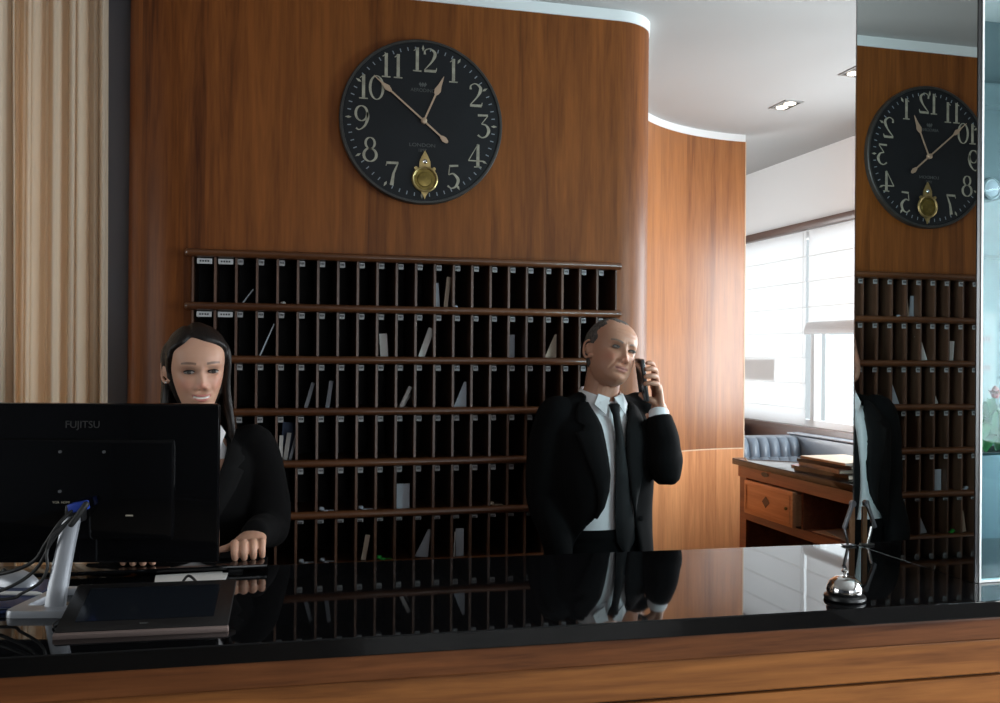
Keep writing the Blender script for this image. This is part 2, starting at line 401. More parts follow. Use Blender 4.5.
# pale shadow-gap fascia between wall top and ceiling, set back a little
def offset_path(path, d):
    P = [Vector((*p, 0)) for p in path]; n = len(P); out = []
    for i in range(n):
        t = (P[min(i + 1, n - 1)] - P[max(i - 1, 0)]).normalized(); q = P[i] + Vector((-t.y, t.x, 0)) * d; out.append((q.x, q.y))
    return out
wall_along('trim_1', offset_path(path, -.004), lambda i: [(2.8105, 2.85)], 'fascia', .045)
ip = len(path) - 22
wall_along('trim_2', offset_path(path[ip:], -.0015), lambda i: [(1.075, 1.081)], 'edge', .003)     # joint between upper and lower veneer
struct('trim_3', MB().bb(2.6355, 2.641, 4.754, 4.808, 0, 2.81), 'edge')                             # pale edge of the veneered wall end
# grey wall seen beside the curtain, far walls
struct('wall_left', MB().bb(XL - .12, XL, YF, .3, 0, ZC).bb(XL - .12, XL, 2.7, YB, 0, ZC).bb(XL - .12, XL, .3, 2.7, 0, 1.05).bb(XL - .12, XL, .3, 2.7, 2.42, ZC), 'greywall')
wl = MB().bb(XL - .08, XL - .03, .3, 2.7, 1.05, 1.10).bb(XL - .08, XL - .03, .3, 2.7, 2.37, 2.42)
for y in (.325, 1.5, 2.675): wl.bb(XL - .08, XL - .03, y - .025, y + .025, 1.10, 2.37)
wl = struct('window_4', wl, 'fascia')
for a, b2 in ((.35, 1.475), (1.525, 2.65)): MB().bb(XL - .057, XL - .053, a, b2, 1.10, 2.37).build('pane', 'glass', wl)
struct('wall_rear', MB().bb(-.44, .2, YB, YB + .1, 0, ZC).bb(2.2, XR, YB, YB + .1, 0, ZC).bb(.2, 2.2, YB, YB + .1, 0, .6).bb(.2, 2.2, YB, YB + .1, 2.6, ZC), 'white')
struct('window_added_rear', MB().bb(.2, .25, YB + .02, YB + .07, .6, 2.6).bb(2.15, 2.2, YB + .02, YB + .07, .6, 2.6).bb(.25, 2.15, YB + .02, YB + .07, .6, .65).bb(.25, 2.15, YB + .02, YB + .07, 2.55, 2.6), 'fascia')  # unseen window, added as an opening for the rear fill
struct('wall_grey', MB().bb(XL, -2.0, 4.15, 4.25, 0, ZC).bb(-.70, -.442, 4.15, 4.25, 0, ZC).bb(-2.0, -.70, 4.15, 4.25, 0, .5).bb(-2.0, -.70, 4.15, 4.25, 2.65, ZC), 'greywall')
w6 = MB().bb(-2.0, -.70, 4.19, 4.23, .5, .55).bb(-2.0, -.70, 4.19, 4.23, 2.6, 2.65)
for x in (-1.975, -1.35, -.725): w6.bb(x - .025, x + .025, 4.19, 4.23, .55, 2.6)
w6 = struct('window_added_curtain', w6, 'fascia')  # unseen window, added so the curtain fill has an opening
for a, b2 in ((-1.95, -1.375), (-1.325, -.75)): MB().bb(a, b2, 4.208, 4.212, .55, 2.6).build('pane', 'glass', w6)
struct('wall_post', MB().bb(-.62, -.4485, 3.42, 4.149, 0, ZC), 'postgrey')
# right wall with the long window band
WZ0, WZ1 = 1.17, 2.37
wr = MB().bb(XR, XR + .12, YF, YB, 0, 1.05).bb(XR, XR + .12, YF, YB, WZ1 + .05, ZC)
for y0, y1 in ((YF, -2.9), (1.75, 2.35), (6.0, YB)): wr.bb(XR, XR + .12, y0, y1, 1.05, WZ1 + .05)
struct('wall_right', wr, 'white')
wf = MB().bb(XL, XR, YF - .1, YF, 0, .35).bb(XL, XR, YF - .1, YF, 2.6, ZC)
for x0, x1 in ((XL, .35), (3.12, XR)): wf.bb(x0, x1, YF - .1, YF, .35, 2.6)
struct('wall_front', wf, 'greywall')
def window(name, y0, y1, bars):
    fr = MB()
    fr.bb(XR + .02, XR + .07, y0, y1, WZ0, WZ0 + .04).bb(XR + .02, XR + .07, y0, y1, WZ1 - .04, WZ1)
    for y in [y0 + .02, y1 - .02] + bars: fr.bb(XR + .02, XR + .07, y - .02, y + .02, WZ0 + .04, WZ1 - .04)
    o = struct(name, fr, 'fascia')
    ys = sorted([y0 + .02, y1 - .02] + bars)
    for a, b2 in zip(ys, ys[1:]):
        MB().bb(XR + .042, XR + .046, a + .02, b2 - .02, WZ0 + .04, WZ1 - .04).build('pane', 'glass', o)
    return o
window('window_1', 2.35, 6.0, [3.2, 4.1, 5.03])
window('window_2', -2.9, 1.75, [-1.75, -.6, .55])
wfo = MB().bb(.35, 3.12, YF - .07, YF - .03, .35, .40).bb(.35, 3.12, YF - .07, YF - .03, 2.55, 2.6)
for x in (.375, 1.28, 2.19, 3.095): wfo.bb(x - .025, x + .025, YF - .07, YF - .03, .40, 2.55)
wfo = struct('window_3', wfo, 'black')
for a, b2 in ((.40, 1.255), (1.305, 2.165), (2.215, 3.07)): MB().bb(a, b2, YF - .052, YF - .048, .40, 2.55).build('pane', 'glass', wfo)
struct('trim_4', MB().bb(XR - .05, XR, 2.35, 5.86, WZ1, WZ1 + .05, bev=.012), 'sill_wood', 40)     # pelmet rail
struct('trim_5', MB().bb(XR - .03, XR + .12, 2.35, 6.0, 1.05, WZ0, bev=.006), 'sill_wood', 40)     # window board
struct('trim_6', MB().bb(XR - .05, XR, -2.9, 1.75, WZ1, WZ1 + .05, bev=.012).bb(XR - .03, XR + .12, -2.9, 1.75, 1.05, WZ0, bev=.006), 'sill_wood', 40)
# ------------------------------------------------------------------ blinds of the right windows
def blind(y0, y1, zlow, label, folds):
    o = thing('roman_blind', label, 'blind', (XR - .02, (y0 + y1) / 2, WZ1))
    zt = -.005; rows = []
    z = zt; zs = [zt]
    while z > zlow - WZ1 + .01: z -= .155; zs.append(max(z, zlow - WZ1))
    L = []
    for i, q in enumerate(zs):
        L.append((0, q)); 
        if i < len(zs) - 1: L.append((.003, q - .004)); L.append((.003, (q + zs[i + 1]) / 2))
    rows = [[(x, ya, z) for x, z in L] for ya in ((y0 - y1) / 2 + .008, (y1 - y0) / 2 - .008)]
    rows2 = [[(x + .003, ya, z) for x, z in L] for ya in ((y0 - y1) / 2 + .008, (y1 - y0) / 2 - .008)]
    g = MB(); vs = rows[0] + rows[1]; k = len(L)
    g.add(vs, [(i, i + 1, k + i + 1, k + i) for i in range(k - 1)])
    g.build('blind_fabric', 'blind', o)
    rods = MB()
    for q in zs[1:-1]: rods.bb(-.004, .0, (y0 - y1) / 2 + .008, (y1 - y0) / 2 - .008, q - .0025, q + .0025)
    rods.build('blind_rod', 'white', o)
    if folds:
        f = MB()
        for i in range(5): f.box((-.006 - .004 * i, 0, zlow - WZ1 + .030 - .010 * i), (.016, (y1 - y0) - .016, .034), bev=.006)
        f.build('folded_hem', 'blind', o, 40)
    ch = MB(); 
    ch.tube([(-.012, (y0 - y1) / 2 + .02, -.01), (-.012, (y0 - y1) / 2 + .02, -.95)], .0018, 6); ch.build('pull_cord', 'white', o)
    return o
blind(5.035, 5.99, WZ0 + .01, 'white roman blind lowered to the sill, next to the curved wood wall', False)
blind(4.11, 5.025, 1.76, 'white roman blind half raised above bare panes, beside the mirror', True)
tag(MB().bb(XR - .012, XR - .009, 5.40, 5.80, 1.44, 1.58).build('sample_sheet', 'paper_beige'), 'small pale beige sheet hanging on the lowered blind', 'sheet')

# ------------------------------------------------------------------ ceiling lights
def downlight(y, label):
    o = thing('ceiling_downlight', label, 'ceiling light', (2.51, y, ZC), 0, 'twin downlights in a row on the ceiling')
    f = MB()
    for a, b2, c, d in ((-.050, -.043, -.080, .080), (.043, .050, -.080, .080), (-.043, .043, -.080, -.073), (-.043, .043, .073, .080)): f.bb(a, b2, c, d, -.005, 0)
    f.build('frame', 'steel', o)
    MB().bb(-.043, .043, -.073, .073, -.0022, -.0005).build('housing', 'clock_rim', o)
    for s in (-1, 1):
        MB().lathe([(.028, -.003), (.028, -.005), (.024, -.007)], 24, (0, s * .036, 0)).build('lamp', 'lamp', o, 30)
    return o
downlight(4.13, 'recessed twin downlight lit warm, right of the curved wood wall')
downlight(3.545, 'recessed twin downlight half cut off by the mirror edge')

# ------------------------------------------------------------------ key rack
rack = thing('pigeonhole_rack', 'dark wooden key and letter rack of small pigeonholes set into the wall', 'rack', (.5, 3.16, RZ0))
RO = (.5, 3.16, RZ0)
X0, PX, NC = -.2155, .0651, 22
RZ = [1.916 - .1704 * k for k in range(8)]
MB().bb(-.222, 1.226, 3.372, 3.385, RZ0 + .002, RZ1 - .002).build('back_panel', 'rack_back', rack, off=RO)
for a, b2 in ((-.222, -.2165), (1.2205, 1.226)): MB().bb(a, b2, 3.122, 3.372, RZ0 + .002, RZ1 - .002).build('side_panel', 'rack_div', rack, off=RO)
for k, z in enumerate(RZ):
    if z < RZ0 + .02: z = RZ0 + .02
    s_ = MB().bb(-.2160, 1.220, 3.125, 3.370, z - .007, z + .007)
    x0, x1 = -.243, 1.236
    r = .0135; y = 3.118
    pts = [(y + .006, z - r * .8)] + [(y - .022 * math.cos(R(a)) * 1.0, z + r * math.sin(R(a))) for a in range(-80, 81, 16)] + [(y + .006, z + r * .8)]
    ends = [(x0, .55), (x0 + .004, .85), (x0 + .011, 1), (x1 - .006, 1), (x1 - .001, .9), (x1, .7)]
    rows = [[(x, y + (py - y) * f, z + (pz - z) * f) for py, pz in pts] for x, f in ends]
    s_.grid(rows, close=True, cap=True)
    s_.build('rail', 'rack_wood', rack, 50, off=RO)
for i in range(1, NC):
    x = X0 + PX * i
    d = MB()
    for k in range(7):
        za, zb = RZ[k + 1] + .0075, RZ[k] - .0075
        if k == 6: za = max(za, RZ0 + .03)
        d.bb(x - .0038, x + .0038, 3.121 + random.uniform(0, .002), 3.371, za, zb)
    d.build('divider', 'rack_div', rack, off=RO)
tags = []
for k in range(6):
    cols = range(NC) if k < 3 else (range(2, 18) if k == 3 else range(4, 18))
    for i in cols: tags.append((k, i))
def tag_mb(mb, k, i):
    x = X0 + PX * i; z = RZ[k]
    if i < 2 and k < 2:
        mb.bb(x + .009, x + .055, 3.120, 3.1225, z - .034, z - .017)
        for q in range(4): mb.bb(x + .017 + .008 * q, x + .022 + .008 * q, 3.1192, 3.1198, z - .028, z - .0225, mi=1)
    else:
        w = .017 if k < 5 else .019
        mb.bb(x + .0045, x + .0045 + w, 3.1185, 3.1215, z - (.034 if k < 5 else .027), z - .0165)
        for q in range(3): mb.bb(x + .0068 + .0046 * q, x + .0096 + .0046 * q, 3.1177, 3.1183, z - .027 + random.uniform(-.001, .001), z - .0205, mi=1)
    return mb
rest = MB()
for n_, (k, i) in enumerate(tags):
    if n_ < 99:
        o = tag_mb(MB(), k, i).build('label_holder', ['label' if i < 2 and k < 2 else 'tag', 'ink'], rack, off=RO)
        if i < 2 and k < 2: o['label'] = 'wide white name label'
    else: tag_mb(rest, k, i)
rest.build('label_holder', ['tag', 'ink'], rack, off=RO)['kind'] = 'stuff'

# letters and cards standing in the pigeonholes: (row, column, lean, width, height, depth inside, material, label)
def card(name, k, i, xo, lean, w, h, dy, yaw, m, label, n=1, thick=.0012, group=None, skew=0):
    """a sheet standing on the shelf of row k in column i; lean in degrees to the right"""
    x = X0 + PX * i + xo; z = RZ[k + 1] + .0078
    mb = MB()
    for q in range(n):
        mb.prism([(-w / 2, 0), (w / 2, 0), (w / 2, h), (-w / 2 + skew, h)], -thick / 2 + q * thick * 3, thick / 2 + q * thick * 3, lambda a, b2, c: (a, c, b2))
    L, Y = R(lean), R(yaw)
    mw = Matrix.Rotation(Y, 4, 'Z')
    mb.v = [tuple(Matrix.Rotation(L, 3, 'Y') @ (Matrix.Rotation(Y, 3, 'Z') @ Vector(v))) for v in mb.v]
    zm = min(v[2] for v in mb.v); mb.v = [(a, b2, c - zm) for a, b2, c in mb.v]
    o = mb.build(name, m); o.location = (x, dy, z)
    return tag(o, label, 'letter' if 'letter' in name or 'envelope' in name else 'card', group)
G = 'letters and cards in the pigeonholes'
card('letter', 0, 2, .016, 36, .003, .062, 3.17, 0, 'paper_grey', 'thin slip leaning in the top row, third pigeonhole from the left', group=G, thick=.06)
card('card', 0, 12, .014, -4, .022, .088, 3.16, 0, 'paper_grey', 'grey card standing left of a taller one in the top row', group=G)
card('envelope', 0, 12, .042, 6, .018, .110, 3.15, 30, 'paper_beige', 'tall beige envelope beside a grey card in the top row', group=G)
card('letter', 1, 3, .009, 23, .004, .118, 3.16, 0, 'paper_grey', 'thin folded slip leaning in second row above the woman', group=G, thick=.05)
card('card', 1, 9, .030, -4, .028, .082, 3.16, 15, 'paper', 'short white card standing in the second row below the clock', group=G)
card('envelope', 1, 11, .024, 20, .022, .105, 3.15, 12, 'paper', 'bright white envelope leaning right in the second row', group=G, n=2)
card('card', 1, 16, .026, 0, .034, .086, 3.20, 0, 'paper_grey', 'broad grey card standing in the second row', group=G)
card('envelope', 1, 18, .030, 0, .046, .088, 3.15, 0, 'paper_beige', 'beige triangular flap envelope in the second row beside the man', group=G, skew=.040)
card('letter', 2, 5, .030, 16, .012, .088, 3.17, 10, 'paper_grey', 'slim grey letter leaning in third row, left of a similar one', group=G, n=2)
card('letter', 2, 6, .036, 8, .013, .092, 3.17, 10, 'paper_grey', 'slim upright grey letter in third row, right of a leaning one', group=G, n=2)
card('letter', 2, 10, .022, 26, .012, .078, 3.16, 8, 'paper', 'front one of two short slanting letters in the third row', group=G, n=3)
card('letter', 2, 10, .036, 30, .006, .082, 3.20, 8, 'paper', 'rear one of two short slanting letters in the third row', group=G)
card('envelope', 2, 13, .030, 0, .046, .090, 3.15, 0, 'paper_grey', 'grey envelope with slanting edge in the third row', group=G, skew=.038)
card('letter', 3, 4, .014, 2, .012, .082, 3.16, 0, 'paper', 'upright white letter in a bundle beside the woman shoulder', group=G, n=2)
card('letter', 3, 4, .030, 8, .014, .090, 3.17, 20, 'paper', 'leaning white letter in the middle of a bundle by the woman', group=G, n=2)
card('letter', 3, 4, .045, 14, .010, .085, 3.16, 25, 'paper_grey', 'right hand grey letter of a bundle by the woman', group=G)
card('card', 3, 4, .034, 4, .040, .120, 3.22, 0, 'paper_blue', 'dark blue card behind the bundle of letters by the woman', group=G)
card('card', 4, 10, .031, 0, .044, .084, 3.15, 0, 'paper_grey', 'plain pale card standing alone in the fifth row', group=G)
card('letter', 5, 8, .028, 10, .016, .085, 3.15, 8, 'paper_beige', 'thin cream letter standing in the lowest row above the counter', group=G)
card('envelope', 5, 11, .030, 6, .046, .095, 3.15, 0, 'paper_grey', 'grey slanting envelope in the lowest row', group=G, skew=.036)
card('card', 5, 13, .012, 2, .004, .085, 3.14, 0, 'paper', 'thin white card edge beside a broad card in the lowest row', group=G)
card('card', 5, 13, .034, 0, .028, .094, 3.15, 0, 'paper_grey', 'broad grey card standing in the lowest row near the man', group=G, n=2)
def key(k, i, xo, m, label, s=1):
    o = thing('room_key', label, 'key', (X0 + PX * i + xo, 3.150, RZ[k + 1] + .0078), 0, 'keys and small things lying in the pigeonholes')
    mb = MB(); mb.lathe([(.011, 0), (.011, .004)], 16); mb.box((.018, 0, .002), (.022, .004, .003)); mb.box((.026, .004, .002), (.003, .006, .003))
    mb.build('blade', m, o)
    MB().lathe([(.009, .004), (.0095, .010), (.006, .013)], 16, (-.012, .004, 0)).build('fob', m, o, 30)
key(5, 9, .028, 'green', 'bright green plastic tagged key in the lowest row')
key(5, 5, .030, 'paper_grey', 'small grey tagged key in the lowest row, nearest the woman')
key(5, 6, .034, 'paper_grey', 'small grey tagged key in the lowest row, right of another grey key')
key(4, 8, .030, 'paper_grey', 'pale tagged key lying in the fifth row left of the plain card')
key(4, 15, .028, 'paper_beige', 'beige tagged key lying in the fifth row right of the plain card')
key(4, 6, .030, 'paper_grey', 'small grey tagged key in the fifth row, left part')
key(0, 13, .024, 'paper_grey', 'small grey tagged key in the top row next to the envelopes')
key(0, 4, .030, 'paper', 'small white tagged key in the top row near the left')

# ------------------------------------------------------------------ wall clock
CX, CZ, CR = .5205, 2.389, .2805
clock = thing('wall_clock', 'large round black wall clock with cream numerals and brass pendulum window', 'clock', (CX, 3.16, CZ))
MB().lathe([(CR - .004, 0), (CR, .004), (CR, .024), (CR - .003, .028), (CR - .010, .028), (CR - .011, .0230)], 96, axis='Y').build('case', 'clock_rim', clock, 30)
MB().lathe([(CR - .0112, .004), (CR - .0112, .0239)], 96, axis='Y').build('dial', 'clock_face', clock, 30)
FY = -.0240
def face(mb_pts, y=FY, t=.0008): return lambda a, b2, c: (a, y - c, b2)
tk = MB(); hr = MB()
for i in range(60):
    a = 2 * PI * i / 60; ca, sa = math.sin(a), math.cos(a)
    def fn(u, v, c, ca=ca, sa=sa): return (v * ca + u * sa, FY - c, v * sa - u * ca)
    if i % 5: tk.prism([(-.0016, .243), (.0016, .243), (.0016, .255), (-.0016, .255)], 0, .0007, fn)
    else: hr.prism([(0, .240), (.0042, .250), (.0, .262), (-.0042, .250)], 0, .0010, fn)
tk.build('minute_track', 'tick', clock); hr.build('hour_track', 'numeral', clock)
DG = {
 '1': [[(.30, .02, .13), (.30, 1, .13)], [(.12, .02, .05), (.48, .02, .05)], [(.30, .97, .05), (.15, .86, .03)]],
 '0': [[(.34 + .27 * math.sin(t), .5 + .49 * math.cos(t), .035 + .075 * abs(math.sin(t)) ** 1.3) for t in [i * 2 * PI / 28 for i in range(29)]]],
 '2': ['c', [(.12, .74, .10), (.13, .90, .05), (.32, .99, .04), (.53, .86, .11), (.54, .68, .13), (.40, .42, .07), (.12, .10, .035)], [(.10, .05, .10), (.60, .06, .11)], [(.60, .06, .05), (.63, .20, .03)]],
 '3': [[(.10, .94, .09), (.54, .96, .08)], [(.54, .94, .035), (.26, .58, .035)], 'c', [(.26, .58, .04), (.46, .53, .07), (.58, .32, .13), (.48, .08, .08), (.28, 0, .05), (.10, .10, .08)]],
 '4': [[(.46, 1, .035), (.06, .30, .035)], [(.04, .28, .05), (.66, .28, .05)], [(.46, 0, .14), (.46, .98, .12)], [(.30, .02, .05), (.62, .02, .05)]],
 '5': [[(.16, .94, .09), (.55, .97, .08)], [(.18, .94, .035), (.14, .56, .035)], 'c', [(.14, .56, .035), (.34, .62, .07), (.55, .38, .13), (.46, .10, .09), (.26, 0, .05), (.10, .10, .08)]],
 '7': [[(.08, .93, .10), (.58, .94, .10)], [(.10, .94, .03), (.06, .80, .03)], [(.56, .93, .05), (.38, .50, .10), (.30, .0, .16)]],
 '8': [[(.34 + .19 * math.sin(t), .76 + .23 * math.cos(t), .035 + .06 * abs(math.sin(t))) for t in [i * 2 * PI / 22 for i in range(23)]],
       [(.34 + .26 * math.sin(t), .27 + .27 * math.cos(t), .035 + .08 * abs(math.sin(t))) for t in [i * 2 * PI / 22 for i in range(23)]]],
 '9': [[(.32 + .24 * math.sin(t), .68 + .31 * math.cos(t), .035 + .07 * abs(math.sin(t))) for t in [i * 2 * PI / 24 for i in range(25)]],
       'c', [(.56, .74, .10), (.58, .50, .12), (.46, .18, .08), (.24, .0, .04), (.10, .06, .08)]],
}
def ribbon(mb, pts, fn, t=.0009):
    n = len(pts); L = []; Rr = []
    for i, (x, y, w) in enumerate(pts):
        a, b2 = pts[max(i - 1, 0)], pts[min(i + 1, n - 1)]; dx, dy = b2[0] - a[0], b2[1] - a[1]; d = math.hypot(dx, dy) or 1
        nx, ny = -dy / d * w / 2, dx / d * w / 2; L.append((x + nx, y + ny)); Rr.append((x - nx, y - ny))
    for i in range(n - 1):
        q = [L[i], L[i + 1], Rr[i + 1], Rr[i]]; mb.prism(q, 0, t, fn)
def numeral(ch, cx, cz, h):
    mb = MB(); W_ = .62 * h; sp = .50 * h if len(ch) == 2 else 0
    if ch == '12': sp = .50 * h
    tot = sp
    for q, c in enumerate(ch):
        ox = cx - tot / 2 + q * sp - .33 * h
        smooth = False
        for st in DG[c]:
            if st == 'c': smooth = True; continue
            pts = st
            if smooth:
                P = curve2([Vector(p) for p in st], 5); pts = [tuple(p) for p in P]; smooth = False
            ribbon(mb, [(ox + x * h, cz - h / 2 + y * h, w * h) for x, y, w in pts], lambda a, b2, c_: (a, FY - c_, b2))
    return mb
NR = .209
for hh in (12, 1, 2, 3, 4, 5, 7, 8, 9, 10, 11):
    a = 2 * PI * hh / 12; rr = NR * (1.01 if hh in (12, 1, 11) else 1.0)
    numeral(str(hh), rr * math.sin(a) + .003, rr * math.cos(a), .081).build('numeral', 'numeral', clock)
vs, fs = text_mesh('AERODINC', .0165); tb = MB().add([(x, FY - z - .0002, y + .107) for x, y, z in vs], fs)
vs, fs = text_mesh('LONDON', .0165); tb.add([(x * 1.25 - .0, FY - z - .0002, y - .080) for x, y, z in vs], fs)
vs, fs = text_mesh('1897', .0150); tb.add([(x, FY - z - .0002, y - .098) for x, y, z in vs], fs)
for sgn in (-1, 0, 1):
    pl_ = [(sgn * .009, .135), (sgn * .009 + .005, .128), (sgn * .006, .117), (sgn * .009 - .005, .128)]
    tb.prism(pl_, 0, .0006, lambda a, b2, c: (a, FY - c, b2))
tb.build('printed_name', 'faint', clock)
def hand(pts, y, name):
    mb = MB(); ribbon(mb, pts, lambda a, b2, c: (a, y - c, b2), .0015); return mb
def dirpts(tx, tz, spec):
    d = math.hypot(tx, tz); ux, uz = tx / d, tz / d
    return [(ux * r, uz * r, w) for r, w in spec]
PVX, PVZ = .0040, .002
mh = MB(); P_ = dirpts(-.168, .139, [(-.012, .006), (.0, .006), (.145, .0055), (.150, .012), (.163, .020), (.175, .012), (.19, .005), (.222, .002)])
ribbon(mh, P_, lambda a, b2, c: (a + PVX, FY - .006 - c, b2 + PVZ), .0016)
P_ = dirpts(.074, -.062, [(0, .006), (.075, .0055), (.080, .012), (.092, .019), (.104, .012), (.108, .004)])
ribbon(mh, P_, lambda a, b2, c: (a + PVX, FY - .006 - c, b2 + PVZ), .0016)
mh.build('minute_hand', 'hand', clock)
hm = MB(); P_ = dirpts(.068, .156, [(-.01, .006), (0, .006), (.100, .006), (.106, .016), (.118, .023), (.135, .013), (.165, .004), (.172, .001)])
ribbon(hm, P_, lambda a, b2, c: (a + PVX, FY - .003 - c, b2 + PVZ), .0016); hm.build('hour_hand', 'hand', clock)
MB().lathe([(.010, .024), (.010, .036), (.006, .038)], 24, (PVX, 0, PVZ), axis='Y').build('hand_pivot', 'hand', clock, 30)
pw = MB(); pc = (.009, -.196)
ring = [(pc[0] + .041 * math.cos(t), FY - .004, pc[1] + .041 * math.sin(t)) for t in [i * 2 * PI / 40 for i in range(41)]]
pw.tube(ring, .0045, 8, cap=False)
pw.prism([(pc[0] - .020, pc[1] + .036), (pc[0] + .020, pc[1] + .036), (pc[0] + .018, pc[1] + .062), (pc[0] + .010, pc[1] + .080), (pc[0], pc[1] + .098), (pc[0] - .010, pc[1] + .080), (pc[0] - .018, pc[1] + .062)], 0, .005, lambda a, b2, c: (a, FY - c, b2))
pw.prism([(pc[0] - .016, pc[1] - .038), (pc[0] + .016, pc[1] - .038), (pc[0] + .004, pc[1] - .058), (pc[0], pc[1] - .068), (pc[0] - .004, pc[1] - .058)], 0, .005, lambda a, b2, c: (a, FY - c, b2))
for sgn in (-1, 1): pw.lathe([(.006, .024), (.006, .032)], 12, (pc[0] + sgn * .031, 0, pc[1] + .036), axis='Y')
pw.lathe([(.007, .024), (.008, .031), (.004, .035)], 12, (pc[0], 0, pc[1] + .060), axis='Y', mi=1)
pwo = pw.build('pendulum_bezel', ['brass', 'chrome'], clock, 40)
MB().lathe([(.037, .0238), (.037, .0246), (.026, .0246), (.024, .027), (.010, .0285)], 32, (pc[0], 0, pc[1]), axis='Y').build('pendulum_bob', 'brass_dark', clock, 30)

# ------------------------------------------------------------------ reception counter
ct = thing('reception_counter', 'long reception counter with polished black top over knotty brown wood front', 'counter', (.6, 1.9, 0))
CO = (.6, 1.9, 0)
def fy(x): return 1.6515 - .0335 * x              # front edge
def by(x): return 2.2520 - .0450 * x              # back edge
xa, xb = -1.7, 2.9
top = MB(); top.prism([(xa, fy(xa)), (xb, fy(xb)), (xb, by(xb)), (xa, by(xa))], 1.066, 1.10)
o = top.build('counter_top', 'black_gloss', ct, off=CO)
bv = o.modifiers.new('bevel', 'BEVEL'); bv.width = .0022; bv.segments = 2
def slab(x0, x1, d0, d1, z0, z1): return [(x0, fy(x0) + d0), (x1, fy(x1) + d0), (x1, fy(x1) + d1), (x0, fy(x0) + d1)], z0, z1
for (d0, d1, z0, z1, nm) in ((.006, .10, 1.018, 1.0655, 'upper_fascia_board'), (.016, .10, .945, 1.0175, 'fascia_board')):
    o = MB().prism(*slab(xa, xb, d0, d1, z0, z1)).build(nm, 'counter_wood_dark' if nm[0] == 'u' else 'counter_wood', ct, off=CO); bv = o.modifiers.new('bevel', 'BEVEL'); bv.width = .004; bv.segments = 2
q = MB(); q.prism(*slab(xa, xb, .030, .10, .940, .9445)); q.build('shadow_gap', 'black', ct, off=CO)
w = (xb - xa) / 4
for i in range(4): MB().prism(*slab(xa + i * w + .002, xa + (i + 1) * w - .002, .018, .06, .08, .9395)).build('front_panel', 'counter_wood', ct, off=CO)
MB().prism(*slab(xa, xb, .05, .10, 0, .0795)).build('plinth', 'black', ct, off=CO)
for x in (xa + .02, .2, 1.5, xb - .02): MB().prism([(x - .02, fy(x) + .101), (x + .02, fy(x) + .101), (x + .02, by(x) - .06), (x - .02, by(x) - .06)], 0, 1.0655).build('support', 'desk_wood', ct, off=CO)

# ------------------------------------------------------------------ mirror panel and teal glass screen standing on the counter
mp = thing('mirror_panel', 'tall mirror panel standing on the counter, reflecting rack, clock and man', 'mirror', (1.545, 1.96, 1.1005))
MO = (1.545, 1.96, 1.1005)
MB().bb(1.5305, 1.5345, 1.738, 2.170, 1.101, 2.849).build('mirror_glass', 'mirror', mp, off=MO)
MB().bb(1.535, 1.5395, 1.738, 2.170, 1.101, 2.849).build('backing', 'clock_rim', mp, off=MO)
MB().bb(1.5305, 1.5395, 2.1705, 2.1755, 1.101, 2.849).build('rear_edge_strip', 'steel', mp, off=MO)
MB().bb(1.5305, 1.5395, 1.7345, 1.7375, 1.101, 2.849).build('front_edge_strip', 'black', mp, off=MO)
gs = thing('glass_screen', 'teal tinted glass screen on the counter right of the mirror panel', 'screen', (2.2, 1.748, 1.1005))
GO = (2.2, 1.748, 1.1005)
MB().bb(1.5465, 2.85, 1.738, 1.748, 1.106, 2.849).build('pane', 'teal', gs, off=GO)
MB().bb(1.5405, 1.5455, 1.7325, 1.7485, 1.101, 2.849).build('edge_seal', 'fascia', gs, off=GO)
MB().bb(1.5465, 2.85, 1.7355, 1.7505, 1.101, 1.1055).build('bottom_channel', 'fascia', gs, off=GO)

# ------------------------------------------------------------------ call bell
bell = thing('call_bell', 'chrome domed call bell with push button near the mirror panel', 'bell', (1.166, 1.682, 1.1005))
MB().lathe([(.040, 0), (.042, .003), (.041, .008), (.034, .013), (.024, .015)], 40).build('base', 'black', bell, 40)
MB().lathe([(.0355, .0150), (.0365, .018), (.0350, .027), (.0300, .037), (.0210, .0445), (.0100, .048), (.004, .0485)], 40).build('dome', 'chrome', bell, 60)
MB().lathe([(.0035, .048), (.0035, .055), (.0065, .0555), (.007, .059), (.004, .062), (.001, .0625)], 20).build('button', 'chrome', bell, 40)
# slanting clip holder behind the bell
ch = thing('card_clip_holder', 'slanting silver clip on a thin copper coloured post by the mirror edge', 'clip holder', (1.504, 2.152, 1.1005))
ch.scale = (.8, .8, .9)
MB().bb(-.022, .020, -.012, .012, 0, .005, bev=.002).build('foot', 'steel', ch, 30)
m_ = MB(); m_.box((.010, 0, .060), (.018, .010, .108), bev=.003); m_.build('post', 'drawer_wood', ch, 30)
m_ = MB(); m_.box((-.010, -.008, .088), (.012, .012, .080), rot=(0, R(24), 0), bev=.004); m_.lathe([(.010, -.005), (.010, .008)], 16, (.008, -.004, .124), axis='Y'); m_.build('clip', 'silver', ch, 30)
m_ = MB(); m_.box((-.012, 0, .028), (.006, .010, .055), rot=(0, R(-16), 0), bev=.002); m_.build('strut', 'steel', ch, 30)

# ------------------------------------------------------------------ things on the left of the counter
def W3(o, *a): return o
mon = thing('computer_monitor', 'black flat monitor seen from behind on a silver stand', 'monitor', (-.362, 1.955, 1.1005), R(-12))
